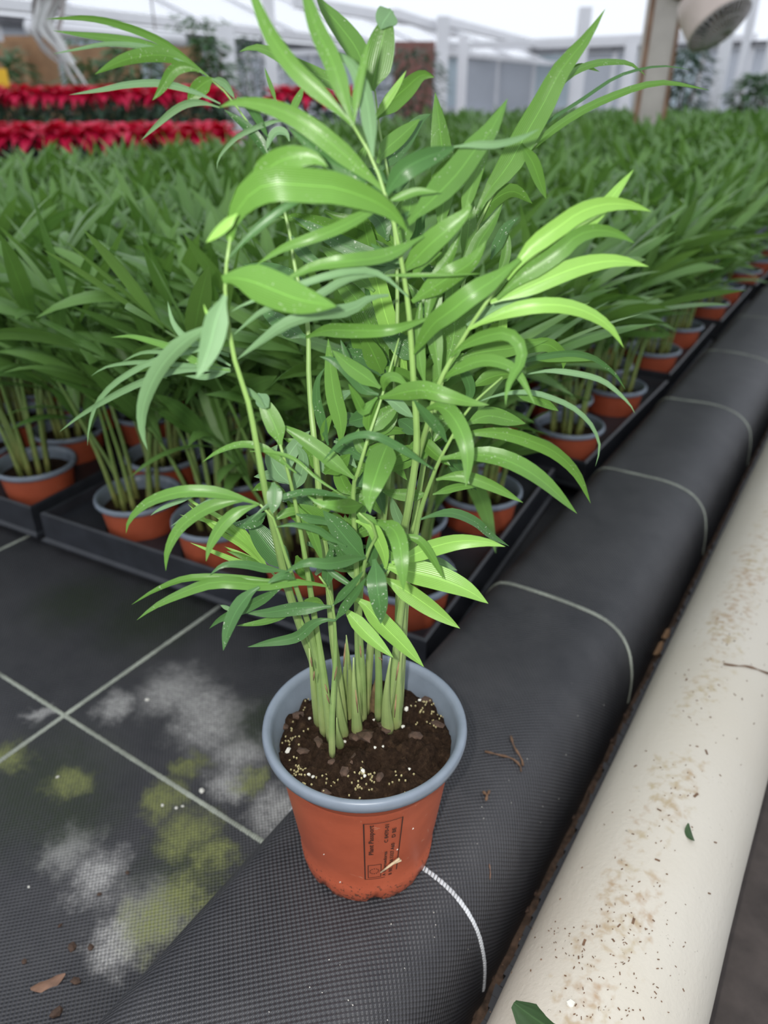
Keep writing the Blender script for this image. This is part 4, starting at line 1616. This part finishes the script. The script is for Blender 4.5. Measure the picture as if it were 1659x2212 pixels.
def frond_shape(rr, az, height, reach, r_foot):
    """stem path of one frond and its leaflets, local to the pot"""
    d = Vector((math.cos(az), math.sin(az), 0))
    f = d * r_foot + Vector((0, 0, 0.066))
    sway = Vector((rr.uniform(-1, 1), rr.uniform(-1, 1), 0)) * 0.012
    P = [f, f + Vector((0, 0, height * 0.30)) + d * reach * 0.10 + sway * 0.3, f + Vector((0, 0, height * 0.62)) + d * reach * 0.30 + sway,
         f + Vector((0, 0, height * 0.88)) + d * reach * 0.62 + sway, f + Vector((0, 0, height)) + d * reach + sway]
    path = catmull(P, 12)
    leaves = []
    nl = rr.randint(5, 7)
    for i in range(nl):
        t = 0.58 + 0.42 * i / (nl - 1)
        q = t * 11
        a = min(int(q), 10)
        p = path[a].lerp(path[a + 1], q - a)
        tg = (path[a + 1] - path[a]).normalized()
        side0 = tg.cross(Vector((0, 0, 1)))
        if side0.length < 0.05:
            side0 = Vector((-d.y, d.x, 0))
        side0.normalize()
        for s in ((-1, 1) if i < nl - 1 else (-1, 1, 0)):
            ln = rr.uniform(0.090, 0.165) * (1.0 if t < 0.9 else 0.9)
            spread = math.radians(rr.uniform(26, 70)) if s else 0.0
            dr = (tg * math.cos(spread) + side0 * (s * math.sin(spread)) + Vector((0, 0, rr.uniform(0.0, 0.5) if rr.random() < 0.85 else 1.0))).normalized()
            droop = rr.uniform(0.05, 0.7)
            pts = []
            for k in range(8):
                u = k / 7
                pts.append(p + dr * ln * u - Vector((0, 0, droop * ln * u * u * 0.75)))
            leaves.append((pts, rr.uniform(0.0125, 0.0185), rr.uniform(-0.6, 0.6)))
    return path, leaves


def leaf_ribbon(pts, w, twist):
    m = len(pts)
    sides, wid = [], []
    for i in range(m):
        t = (pts[min(i + 1, m - 1)] - pts[max(i - 1, 0)]).normalized()
        s = t.cross(Vector((0, 0, 1)))
        if s.length < 0.05:
            s = Vector((1, 0, 0))
        s = Matrix.Rotation(twist * (1 + i / m), 3, t) @ s.normalized()
        sides.append(s)
        wid.append(max(0.0004, w * leaf_profile(i / (m - 1))))
    return ribbon(pts, wid, sides, fold=0.10, across=3)


PROTO = {'near': [], 'mid': [], 'far': []}
for v in range(4):
    rr = random.Random(70 + v)
    fronds = []
    nf = 9
    for i in range(nf):
        az = 2 * math.pi * (i + rr.uniform(-0.3, 0.3)) / nf * 1.0 + v
        tall = i % 4 != 2
        h = rr.uniform(0.20, 0.275) if tall else rr.uniform(0.14, 0.20)
        fronds.append(frond_shape(rr, az, h, rr.uniform(0.03, 0.11) if tall else rr.uniform(0.05, 0.09), rr.uniform(0.008, 0.026)))
    for kind in ('near', 'mid', 'far'):
        root = thing('potted_palm', '', 'potted palm', (50, 50 + v, 0))
        palm_pot_parts(root)
        allf = MB()
        for path, leaves in fronds:
            st = MB()
            st.tube(path, [0.0040 - 0.0031 * (k / 11) ** 0.6 for k in range(12)], 6)
            if kind == 'near':
                so = st.obj('stem', MAT['stem_back'], root)
                for lf in leaves:
                    a, b2, c = leaf_ribbon(*lf)
                    link_mesh('leaf', a, b2, MAT['leaf_back'], so, c)
            elif kind == 'mid':
                so = st.obj('stem', MAT['stem_back'], root)
                mbl = MB()
                for lf in leaves:
                    mbl.add(*leaf_ribbon(*lf))
                fo = mbl.obj('leaves', MAT['leaf_back'], so)
                fo['kind'] = 'stuff'
            else:
                for lf in leaves:
                    allf.add(*leaf_ribbon(*lf))
        if kind == 'far':
            fo = allf.obj('foliage', MAT['leaf_back'], root)
            fo['kind'] = 'stuff'
        PROTO[kind].append(root)

# ---- where the palms stand
POST_AT = at_head(1400, 225, 3.6)
SPOTS, EXTRA = [], []
for (c, k, x, y, rz) in TRAYS:
    M = Matrix.Translation((x, y, 0)) @ Matrix.Rotation(rz, 4, 'Z')
    for (u, w, j, i) in tray_spots():
        p = M @ Vector((u, w, 0.0))
        gap = Vector((p.x - POST_AT.x, p.y - POST_AT.y, 0))
        if gap.length < 0.16:                     # the palms stand clear of the steel post
            p = p + gap.normalized() * (0.16 - gap.length)
        q = project(Vector((p.x, p.y, 0.38)))
        q0 = project(Vector((p.x, p.y, 0.09)))
        if c >= 3 and k < (6, 10)[c - 3]:
            continue
        if -420 < q[0] < 2050 or -300 < q0[0] < 1900:
            SPOTS.append(((p - CAM).length, p.copy(), c, k, j, i))
        elif c < 3 and k < 2:
            EXTRA.append((p.copy(), c, k, j, i))
SPOTS.sort(key=lambda s: s[0])
usedP = set()


def place_palm(kind, p, label, group, rr, far=0.0):
    v = rr.randrange(4)
    src = PROTO[kind][v]
    key = (kind, v)
    o = copy_tree(src)
    o.location = (p.x, p.y, 0.0)
    o.rotation_euler = (0, 0, rr.uniform(0, 6.283))
    s = rr.uniform(0.95, 1.12) + far * 0.12
    for ch in o.children:                         # pots stay one size; only the palms vary in height, from the soil up
        if not ch.name.startswith(('pot', 'soil')):
            ch.scale = (1, 1, s)
            ch.location = (0, 0, 0.066 * (1 - s))
    o['label'] = label
    o['group'] = group
    return o


rr = random.Random(99)
N_NEAR, N_MID, N_ALL = 34, 120, 275
rest = []
for n_, (dist, p, c, k, j, i) in enumerate(SPOTS):
    if n_ >= N_ALL:
        rest.append(p)
        continue
    kind = 'near' if n_ < N_NEAR else ('mid' if n_ < N_MID else 'far')
    if k == 0 and j == 0:
        lab_, grp = 'parlour palm in a terracotta pot in the foremost row of the black trays', 'palms in the foremost tray row'
    elif c == 0 and i == 0 and j % 2 == 0:
        lab_, grp = 'parlour palm in a terracotta pot at the tray edge beside the fabric kerb', 'palms along the kerb side of the trays'
    elif k == 0:
        lab_, grp = 'parlour palm standing behind the foremost row in the nearest black trays', 'palms inside the nearest trays'
    else:
        col_ = ('kerb-side', 'second', 'third', 'fourth', 'outermost')[c]
        ord_ = ('', 'second', 'third', 'fourth', 'fifth', 'sixth', 'seventh', 'eighth', 'ninth', 'tenth', 'eleventh', 'twelfth', 'thirteenth', 'fourteenth', 'fifteenth', 'sixteenth')[k]
        lab_ = 'parlour palm in the %s tray back, in the %s column of trays' % (ord_, col_)
        grp = 'palms in the %s tray of the %s column' % (ord_, col_)
    place_palm(kind, p, lab_, grp, rr, max(0.0, min(1.0, (k - 2) / 3)))
for (p, c, k, j, i) in EXTRA:
    if k == 0:
        place_palm('far', p, 'parlour palm at the end of the foremost trays, farthest from the kerb', 'palms at the outer end of the foremost trays', rr)
    else:
        place_palm('far', p, 'parlour palm at the end of the second row of trays, farthest from the kerb', 'palms at the outer end of the second tray row', rr)
for kind in PROTO:                               # the prototypes themselves are not part of the place
    for root in PROTO[kind]:
        for ch in list(root.children):
            for g in list(ch.children):
                bpy.data.objects.remove(g)
            bpy.data.objects.remove(ch)
        bpy.data.objects.remove(root)

KIDS.clear()
# the far end of the bed, past counting
mb = MB()
rr = random.Random(5)
for p in rest:
    for i in range(4):
        az = rr.uniform(0, 6.283)
        path, leaves = frond_shape(rr, az, rr.uniform(0.25, 0.33), rr.uniform(0.05, 0.12), 0.02)
        for lf in leaves:
            if any(math.hypot(q.x + p.x - POST_AT.x, q.y + p.y - POST_AT.y) < 0.10 for q in lf[0]):
                continue                          # no leaf grows through the steel post
            a, b2, c = leaf_ribbon([q + Vector((p.x, p.y, 0)) for q in lf[0][::2]] + [lf[0][-1] + Vector((p.x, p.y, 0))], lf[1] * 1.15, lf[2])
            mb.add(a, b2, c)
if rest:
    o = mb.obj('palm_foliage', MAT['leaf_back'])
    o['kind'] = 'stuff'
    tag(o, 'sea of green palm foliage at the far end of the bed', 'foliage')

# trays that show
first = True
for (c, k, x, y, rz) in TRAYS:
    vis = (c == 0 and k < 9) or (k == 0 and c < 3)
    if not vis:
        continue
    if first:
        o = tray0
        first = False
    else:
        o = tray0.copy()
        COL.objects.link(o)
        if k == 0:
            o['label'] = ('', 'black plastic carrier tray joining the nearest tray, front edge on the stained fabric',
                          'third black plastic carrier tray in the foremost row, farthest from the kerb')[c]
        else:
            o['label'] = ('', 'second', 'third', 'fourth', 'fifth', 'sixth', 'seventh', 'eighth', 'ninth')[k] + ' black carrier tray along the fabric kerb, counting from the lone palm'
    o.location = (x, y, 0.0)
    o.rotation_euler = (0, 0, rz)

# ================================================================== BEYOND THE BED
# ---- poinsettias on two benches
def make_poinsettia(v):
    rr = random.Random(300 + v)
    root = thing('poinsettia', 'red poinsettia', 'poinsettia', (60, 60, 0))
    mb = MB()
    mb.lathe([(0.0, 0.0), (0.045, 0.0), (0.060, 0.10), (0.063, 0.105), (0.058, 0.105), (0.055, 0.09), (0.0, 0.088)], 16)
    mb.obj('pot', MAT['dark_pot'], root)
    mb = MB()
    mb.tube([(0, 0, 0.08), (0.004, 0, 0.18), (0, 0.003, 0.285)], [0.006, 0.005, 0.004], 6)
    for q in range(3):
        a = q * 2.1 + v
        mb.tube([(0, 0, 0.14), (0.03 * math.cos(a), 0.03 * math.sin(a), 0.2), (0.06 * math.cos(a), 0.06 * math.sin(a), 0.27)], 0.0035, 5)
    st = mb.obj('stem', MAT['bluegreen'], root)

    def blade(name, mat, c, az, ln, w, rise, droop):
        d = Vector((math.cos(az), math.sin(az), 0))
        pts = [c + d * ln * u + Vector((0, 0, rise * ln * u - droop * ln * u * u)) for u in [i / 6 for i in range(7)]]
        s = Vector((-d.y, d.x, 0))
        wid = [max(0.002, w * math.sin(min(1, 0.12 + i / 6 * 0.98) * math.pi) ** 0.8) if i < 6 else 0.002 for i in range(7)]
        a, b2, u = ribbon(pts, wid, [s] * 7, 0.12, 3)
        return link_mesh(name, a, b2, mat, root, u)
    heads = [Vector((0, 0, 0.285))] + [Vector((0.045 * math.cos(q * 2.1 + v), 0.045 * math.sin(q * 2.1 + v), 0.268)) for q in range(3)]
    for h in heads:
        nb = 6 if h.x == 0 else 4
        for lay, (ri, dr, sc) in enumerate(((0.05, 0.75, 1.0), (0.75, 0.65, 0.85))):
            for k in range(nb):
                blade('bract', MAT['red_bract'], h + Vector((0, 0, 0.008 * lay)), 2 * math.pi * (k + 0.5 * lay) / nb + rr.uniform(-.3, .3), sc * rr.uniform(0.065, 0.085), rr.uniform(0.040, 0.052), ri + rr.uniform(-.1, .25), dr + rr.uniform(-.2, .3))
    for k in range(11):
        az = 2.4 * k + v
        z = 0.13 + 0.011 * k
        blade('leaf', MAT['bluegreen'], Vector((0, 0, z)), az, rr.uniform(0.09, 0.125), rr.uniform(0.045, 0.06), 0.35, rr.uniform(0.5, 0.8))
    return root


pp = [make_poinsettia(v) for v in range(2)]
rr = random.Random(17)


def bench(name, a, b2, w, z, label):
    a, b2 = Vector(a), Vector(b2)
    root = thing(name, label, 'bench', ((a.x + b2.x) / 2, (a.y + b2.y) / 2, -0.075))
    c = Vector(root.location)
    mb = MB()
    mb.bar(Vector((a.x, a.y, z - 0.02)) - c, Vector((b2.x, b2.y, z - 0.02)) - c, w, 0.04)
    mb.obj('bench_top', MAT['dark_grey'], root, smooth=False)
    for t in (0.04, 0.35, 0.65, 0.96):
        p = a.lerp(b2, t)
        z0 = 0.0 if p.x > -3.6 else -0.075           # on the fabric or on the floor
        mb = MB()
        mb.box((p.x - c.x, p.y - c.y, (z - 0.04 + z0) / 2 + 0.075), (0.05, 0.05, z - 0.04 - z0))
        mb.obj('leg', MAT['wire'], root, smooth=False)


def pp_row(pxs, ypx, head, zb, label, group):
    for px in pxs:
        yy_ = ypx + rr.uniform(-5, 5)
        p = at_head(px, yy_, head + rr.uniform(-0.03, 0.03))
        o = copy_tree(pp[rr.randrange(2)])
        o.location = (p.x, p.y, zb)
        o.scale = (1.25, 1.25, 1.2)
        for ch in o.children:
            if ch.name.startswith('pot'):
                ch.scale = (0.78, 0.78, 1)
        o.rotation_euler = (0, 0, rr.uniform(0, 6.28))
        o['label'] = label
        o['group'] = group


ZB1, ZB2 = 0.22, 0.05
pp_row([470 - 60 * q for q in range(11)], 205, 4.93, ZB1, 'red poinsettia standing on the higher bench behind the palms', 'poinsettias on the higher bench')
pp_row([440 - 62 * q for q in range(9)], 190, 5.30, ZB1, 'red poinsettia standing on the higher bench behind the palms', 'poinsettias on the higher bench')
pp_row((608, 654, 700, 746), 212, 5.12, ZB1, 'red poinsettia at the far end of the higher bench, apart from the rest', 'poinsettias at the bench end')
pp_row([475 - 70 * q for q in range(9)], 295, 3.58, ZB2, 'red poinsettia on the low bench between palms and the higher bench', 'poinsettias on the low bench')
pp_row([440 - 76 * q for q in range(7)], 275, 3.90, ZB2, 'red poinsettia on the low bench between palms and the higher bench', 'poinsettias on the low bench')
for root in pp:
    for ch in list(root.children):
        bpy.data.objects.remove(ch)
    bpy.data.objects.remove(root)
KIDS.clear()
bench('plant_bench', at_head(-220, 225, 5.1), at_head(775, 225, 5.1), 0.75, ZB1, 'dark higher bench carrying the rear red poinsettias')
bench('plant_bench', at_head(-220, 225, 3.75), at_head(500, 225, 3.75), 0.65, ZB2, 'dark low bench carrying the front red poinsettias')


# ---- green shrubs, boards, and odds and ends behind the benches
def shrub(px, head, h, wd, label, mat='shrub', seed=0, nleaf=520, pot=True):
    rr_ = random.Random(seed)
    p = at_head(px, 225, head)
    root = thing('shrub', label, 'shrub', (p.x, p.y, 0.0 if p.x > -3.6 and p.y < 12 else -0.075))
    mb = MB()
    mb.lathe([(0.0, 0.0), (0.13, 0.0), (0.17, 0.26), (0.155, 0.26), (0.15, 0.22), (0.0, 0.21)], 18)
    mb.obj('pot', MAT['dark_pot'], root)
    mb = MB()
    for q in range(6):
        a = q * 1.05 + seed
        mb.tube([(0, 0, 0.2), (wd * 0.25 * math.cos(a), wd * 0.25 * math.sin(a), h * 0.5), (wd * 0.4 * math.cos(a), wd * 0.4 * math.sin(a), h * 0.9)], [0.014, 0.010, 0.004], 5)
    mb.obj('branches', MAT['twig'], root)
    mb = MB()
    for q in range(nleaf):
        a, t = rr_.uniform(0, 6.283), rr_.random()
        rad = wd / 2 * math.sqrt(rr_.random()) * (0.55 + 0.75 * math.sin(t * 3.0))
        c = Vector((rad * math.cos(a), rad * math.sin(a), 0.3 + (h - 0.3) * t))
        d = Vector((math.cos(a), math.sin(a), rr_.uniform(-.5, .7))).normalized()
        ln = rr_.uniform(0.07, 0.14)
        pts = [c + d * ln * u - Vector((0, 0, 0.3 * ln * u * u)) for u in (0, .35, .7, 1)]
        s = d.cross(Vector((rr_.uniform(-.4, .4), rr_.uniform(-.4, .4), 1))).normalized()
        mb.add(*ribbon(pts, [0.008, 0.04, 0.035, 0.003], [s] * 4, 0.1, 3))
    o = mb.obj('foliage', MAT[mat], root)
    o['kind'] = 'stuff'
    return root


SH = [(10, 7.0, .98, .5, 'shrub', 'dark leafy shrub below the hanging film strips'),
      (205, 7.9, .94, .45, 'shrub', 'low leafy shrub in front of the wide brown board'),
      (300, 7.2, 1.0, .45, 'shrub', 'grey-green shrub under the long white heating tube'),
      (462, 7.5, 1.08, .30, 'shrub', 'bushy shrub just left of the first white post'),
      (445, 10.6, 1.5, .95, 'shrub', 'tall green bush whose top reaches the white gutter'),
      (220, 10.6, 1.42, 1.15, 'shrub', 'wide dark bush behind the long white heating tube'),
      (560, 11.7, 1.37, .8, 'bluegreen', 'dark bush right behind the first two white posts'),
      (890, 11.0, 1.2, .7, 'bluegreen', 'dark spiky bush in front of the red-brown board'),
      (1466, 9.3, 1.02, .50, 'bluegreen', 'dark narrow bush right beside the rusty cream post'),
      (1622, 9.1, .78, .38, 'shrub', 'small green bush with yellow at the foot, beyond the wire fan')]
for i, (px, head, h, wd, mt, lb) in enumerate(SH):
    shrub(px, head, h, wd, lb, mt, 40 + i)
for i, (px, head, w, h, m_, lb) in enumerate(((20, 8.6, .55, 1.12, 'brown_board', 'brown board standing at the left behind the shrubs'),
                                             (90, 8.8, .50, 1.18, 'brown_board', 'tall brown board behind the hanging film strips'),
                                             (235, 8.9, .8, 1.10, 'brown_board', 'wide brown board below the long white heating tube'),
                                             (405, 8.9, .4, 1.10, 'brown_board', 'small brown board beside the first white post'),
                                             (893, 13.0, .62, 1.40, 'brick_red', 'red-brown board between the white posts'))):
    p = at_head(px, 225, head)
    root = thing('board', lb, 'board', (p.x, p.y, -0.075), YAW)
    mb = MB()
    mb.box((0, 0, h / 2), (w, 0.03, h))
    mb.obj('sheet', MAT[m_], root, smooth=False)
    for s in (-1, 1):
        mb = MB()
        mb.box((s * w * 0.35, 0.08, h * 0.45), (0.04, 0.14, h * 0.9))
        mb.obj('batten', MAT[m_], root, smooth=False)

# yellow sticky card on a cane
p = at_head(2, 168, 5.12)
root = thing('sticky_trap', 'bright yellow sticky card on a cane above the poinsettias', 'sticky trap', (p.x, p.y, ZB1), YAW)
mb = MB()
mb.box((0, 0, p.z - ZB1), (0.085, 0.002, 0.095))
mb.obj('card', MAT['yellow'], root, smooth=False)
mb = MB()
mb.tube([(0, 0.003, 0), (0, 0.003, p.z - ZB1 + 0.03)], 0.003, 6)
mb.obj('cane', MAT['straw'], root)

# bundle of white film strips hanging from a faded red cap
p = at_head(118, 40, 3.4)
root = thing('hanging_film', 'ragged white film strips hanging from a faded red cap', 'film strips', (p.x, p.y, p.z), YAW)
mb = MB()
mb.lathe([(0.0, 0.115), (0.02, 0.11), (0.05, 0.085), (0.066, 0.072), (0.064, 0.066), (0.0, 0.066)], 24)
mb.obj('cap', MAT['pink'], root)
mb = MB()
mb.tube([(0, 0, 0.1), (0, 0, 1.2)], 0.006, 6)
mb.obj('cord', MAT['wire'], root)
rr = random.Random(23)
for k in range(9):
    a = 2 * math.pi * k / 9
    x0, y0 = 0.045 * math.cos(a), 0.045 * math.sin(a)
    L_ = rr.uniform(0.20, 0.30) * (1.0 if x0 > -0.02 else 0.85)
    pts = [Vector((x0 + (-0.050 * math.sin(u * 3.1) + 0.03 * u * u) + 0.01 * math.sin(u * 9 + k), y0 * (1 - 0.3 * u), 0.07 - L_ * u)) for u in [i / 9 for i in range(10)]]
    s = Vector((math.cos(a + 1.4), math.sin(a + 1.4), 0))
    v, f, u = ribbon(pts, [0.035 * (1 - 0.55 * (i / 9) ** 2) for i in range(10)], [s] * 10, 0.12, 3)
    link_mesh('film_strip', v, f, MAT['film'], root, u)

# rusty cream post with its slanting brace, standing in the bed
d = ray(1400, 225)
pb_ = CAM + d * (3.6 / d.dot(HEAD))
root = thing('steel_post', 'broad cream steel post with rusty edges rising out of the palms', 'post', (pb_.x, pb_.y, 0.0), YAW)
mb = MB()
mb.box((0, 0, 1.0), (0.108, 0.10, 2.0))
mb.obj('shaft', MAT['cream_post'], root, smooth=False)
for s in (-1, 1):
    mb = MB()
    mb.box((s * 0.058, -0.045, 1.0), (0.014, 0.022, 2.0))
    mb.obj('edge_strip', MAT['rust'], root, smooth=False)
mb = MB()
mb.tube([(0.035, -0.085, 0.90), (-0.12, -0.085, 1.34)], 0.022, 12)
mb.obj('brace', MAT['cream_post'], root)
mb = MB()
mb.tube([(0.035, -0.045, 0.885), (0.035, -0.115, 0.885)], 0.022, 10)
mb.obj('bolt', MAT['rust'], root)

# circulation fan with wire guard, hanging at an angle
p = at_head(1540, 30, 2.7)
root = thing('circulation_fan', 'beige circulation fan with grey wire guard hanging beside the cream post', 'fan', p, YAW)
R = Vector((0.40, -0.55, -0.75)).to_track_quat('Z', 'Y').to_matrix() @ Matrix.Scale(0.82, 3)
mb = MB()
mb.lathe([(0.050, -0.10), (0.098, -0.085), (0.112, -0.03), (0.114, 0.04), (0.120, 0.05), (0.116, 0.052), (0.106, 0.04), (0.100, -0.03), (0.05, -0.08)], 36)
mb.v = [R @ q for q in mb.v]
mb.obj('housing', MAT['beige'], root)
mb = MB()
mb.lathe([(0.0, -0.14), (0.04, -0.135), (0.045, -0.06), (0.02, -0.01), (0.0, -0.008)], 20)
mb.v = [R @ q for q in mb.v]
mb.obj('motor', MAT['dark_grey'], root)
for k in range(4):
    a = k * math.pi / 2
    mb = MB()
    e = [Vector((0.02 * math.cos(a), 0.02 * math.sin(a), -0.01)), Vector((0.095 * math.cos(a - .15), 0.095 * math.sin(a - .15), -0.02)),
         Vector((0.092 * math.cos(a + .45), 0.092 * math.sin(a + .45), 0.02)), Vector((0.02 * math.cos(a + .7), 0.02 * math.sin(a + .7), 0.005))]
    tk = Vector((0, 0, 0.003))
    mb.add([R @ q for q in e] + [R @ (q + tk) for q in e], [(3, 2, 1, 0), (4, 5, 6, 7), (0, 1, 5, 4), (1, 2, 6, 5), (2, 3, 7, 6), (3, 0, 4, 7)])
    mb.obj('blade', MAT['dark_grey'], root)
mb = MB()
for k in range(36):
    a = 2 * math.pi * k / 36
    mb.tube([R @ Vector((q * math.cos(a), q * math.sin(a), 0.052 + 0.045 * math.cos(q / 0.117 * 1.5))) for q in (0.012, 0.05, 0.085, 0.117)], 0.0024, 5)
for q in (0.03, 0.075, 0.117):
    mb.tube([R @ Vector((q * math.cos(a), q * math.sin(a), 0.052 + 0.045 * math.cos(q / 0.117 * 1.5))) for a in [2 * math.pi * k / 32 for k in range(33)]], 0.0022, 5)
mb.obj('wire_guard', MAT['wire'], root)
mb = MB()
mb.tube([(0, 0, 0.08), (0, 0, 1.1)], 0.006, 6)
mb.obj('hanger', MAT['wire'], root)

# white door posts on the right
for px, head, w in ((1543, 9.9, .12), (1585, 10.2, .085), (1658, 10.0, .25)):
    p = at_head(px, 225, head)
    mb = MB()
    mb.box((p.x, p.y, 1.4), (w, w, 2.8), None)
    mb.obj('post', MAT['white_frame'], fr, smooth=False)

# ================================================================== SMALL DEBRIS
def blade_scrap(name, mat, c, nn, dirv, ln, w, curl, label, cat, group=None):
    """a curled leaf scrap lying on a surface with normal nn"""
    dirv = (dirv - nn * dirv.dot(nn)).normalized()
    s = nn.cross(dirv).normalized()
    pts = [c + dirv * ln * (u - 0.5) + nn * (0.0012 + curl * ln * (2 * u - 1) ** 2) for u in [i / 8 for i in range(9)]]
    wid = [max(0.0004, w * math.sin(min(0.98, 0.06 + i / 8 * 0.9) * math.pi)) for i in range(9)]
    v, f, u = ribbon([q - c for q in pts], wid, [s] * 9, -0.22, 5)
    o = link_mesh(name, v, f, mat, None, u, loc=c)
    return tag(o, label, cat, group)


p, nn = pipe_hit(1188, 2224)
blade_scrap('leaf_scrap', MAT['old_leaf'], p, nn, Vector((1, -0.15, 0)), 0.044, 0.026, 0.06, 'curled dark green leaf lying across the near end of the white pipe', 'leaf')
p, nn = pipe_hit(1488, 1803)
blade_scrap('leaf_scrap', MAT['old_leaf'], p, nn, Vector((0.7, -1, 0)), 0.012, 0.0055, 0.2, 'small dark green leaf scrap on the middle of the white pipe', 'leaf')
g = on_z(106, 2125, 0.0)
blade_scrap('dead_leaf', MAT['dead_leaf'], g, Vector((0, 0, 1)), Vector((0.6, 1, 0)), 0.021, 0.009, 0.10, 'brown dead leaf on the ground fabric left of the kerb', 'leaf')
p, nn = pipe_hit(1233, 2170)
o = pebble('perlite', MAT['perlite'], 0, 0, 0.0024, None, 1, 0.7)
o.location = p + nn * 0.0006
tag(o, 'smooth pale grey bead on the near end of the white pipe', 'bead')


def twig(lines, mat, rad, label, hit):
    P0 = hit(*lines[0][0])[0]
    mb = MB()
    for ln in lines:
        pts = []
        for (x, y) in ln:
            q, nn = hit(x, y)
            pts.append(q + nn * rad * 1.2 - P0)
        m = len(pts)
        mb.tube(catmull(pts, m * 2), [rad * (0.75 + 0.4 * math.sin(i * 2.1)) for i in range(m * 2)], 7)
    o = mb.obj('twig', mat, loc=P0)
    return tag(o, label, 'twig')


twig([[(1047, 1625), (1075, 1632), (1105, 1640), (1122, 1655), (1124, 1668)], [(1103, 1592), (1110, 1615), (1125, 1640), (1128, 1655)]],
     MAT['twig'], 0.0009, 'forked brown twig on the black kerb right of the pot', ridge_hit)
twig([[(1042, 1712), (1050, 1720), (1048, 1732)], [(1056, 1710), (1050, 1722)]], MAT['twig'], 0.0011, 'small brown crumb of root on the black kerb below the forked twig', ridge_hit)
twig([[(1563, 1436), (1590, 1440), (1615, 1441), (1659, 1456)]], MAT['twig'], 0.0009, 'thin dark twig lying across the upper part of the white pipe', pipe_hit)
twig([[(1056, 1866), (1058, 1885), (1057, 1900)]], MAT['dead_leaf'], 0.0004, 'thin reddish fibre on the kerb beside the near stitched line', ridge_hit)


def crumbs(name, mat, spots, label, cat, group, hit, base=900):
    for i, (x, y, s) in enumerate(spots):
        q, nn = hit(x, y)
        o = pebble(name, mat, 0, 0, s, None, base + i, 0.7, elong=1.3)
        o.location = q + nn * s * 0.2
        tag(o, label, cat, group)


gh = lambda x, y: (on_z(x, y, 0.0), Vector((0, 0, 1)))
crumbs('pebble', MAT['bark'], ((156, 2047, .0028), (196, 2047, .0022), (53, 2078, .0018), (165, 2120, .0030), (120, 2190, .0034), (215, 1932, .0014), (275, 1885, .0016), (130, 2000, .0014)),
       'brown crumb of bark on the stained ground fabric', 'bark', 'bark crumbs on the ground fabric', gh)
crumbs('pebble', MAT['perlite'], ((436, 1709, .0022), (351, 1740, .0013), (381, 1746, .0013), (395, 1742, .0012), (124, 1679, .0013), (318, 1512, .0018), (62, 1916, .0010)),
       'tiny pale pebble on the stained ground fabric', 'pebble', 'pale pebbles on the ground fabric', gh)
sh = lambda x, y: (on_z(x, y, -0.020), Vector((0, 0, 1)))
crumbs('pebble', MAT['perlite'], ((1080, 2058, .0022), (1103, 2010, .0010), (1116, 1990, .0009), (1220, 1787, .0017), (1246, 1735, .0016), (1040, 2150, .0012)),
       'whitish pebble in the soil strip beside the white pipe', 'pebble', 'pebbles in the soil strip', sh)
crumbs('pebble', MAT['bark'], ((1150, 1925, .0034), (1165, 1890, .0030), (1135, 1965, .0030), (1187, 1850, .0022), (1300, 1655, .0022), (1320, 1600, .0026), (1350, 1545, .0024), (1345, 1510, .0022), (1060, 2110, .0026), (1020, 2190, .0030), (1235, 1765, .0030)),
       'brown lump in the soil strip beside the white pipe', 'soil lump', 'lumps in the soil strip', sh)
for i, (x, y) in enumerate(((1418, 1402), (1436, 1370))):
    q = on_z(x, y, -0.016)
    blade_scrap('dead_leaf', MAT['brown_board'], q, Vector((0.3, 0, 1)).normalized(), Vector((0.15, 1, 0)), 0.030 - 0.008 * i, 0.010, 0.05,
                ('orange-brown leaf wedged between kerb and pipe', 'short dark brown leaf wedged between kerb and pipe')[i], 'leaf')
# specks on the pipe and the kerb
mb = MB()
rr = random.Random(31)
PK = [(1368, 1990, .0022), (1337, 2000, .0013), (1262, 2036, .0019), (1325, 2032, .0014), (1250, 2068, .0012), (1420, 1858, .0014), (1503, 1718, .0024), (1424, 1750, .0012), (1526, 1625, .0017),
      (1483, 1468, .0015), (1373, 1655, .0012), (1545, 1820, .0011), (1532, 1930, .0010)]
for q in range(150):
    PK.append((rr.gauss(1290, 80) + rr.uniform(0, 60), rr.uniform(1980, 2205), rr.uniform(.0003, .0007)))
for q in range(130):
    y = rr.uniform(1250, 1980)
    PK.append((1659 - 0.42 * (y - 1150) + rr.gauss(0, 55) + 40, y, rr.uniform(.0003, .0008)))
for (x, y, s) in PK:
    q, nn = pipe_hit(x, y)
    R_ = nn.to_track_quat('Z', 'Y').to_matrix() @ Matrix.Rotation(rr.uniform(0, 3.1), 3, 'Z')
    mb.box(q + nn * 0.0002, (s * rr.uniform(1.0, 2.6), s * 0.65, 0.0006), R_)
o = mb.obj('dark_flecks', MAT['twig'], smooth=False)
o['kind'] = 'stuff'
tag(o, 'dark plant flecks scattered over the white pipe', 'flecks')
mb = MB()
for q in range(110):
    x, y = rr.uniform(330, 1350), rr.uniform(1420, 2210)
    if x < 1659 - 0.9 * (y - 700) + 260 or x > 1330 - 0.5 * (y - 1600) - 60:
        continue
    if 560 < x < 1015 and 1400 < y < 1960:
        continue
    c, nn = ridge_hit(x, y)
    s = rr.uniform(.0002, .0005)
    mb.box(c + nn * s * 0.3, (s, s * 1.5, s), Matrix.Rotation(rr.uniform(0, 3), 3, 'Z'))
if mb.v:
    o = mb.obj('pale_specks', MAT['perlite'], smooth=False)
    o['kind'] = 'stuff'
    tag(o, 'tiny pale specks scattered over the black fabric kerb', 'specks')
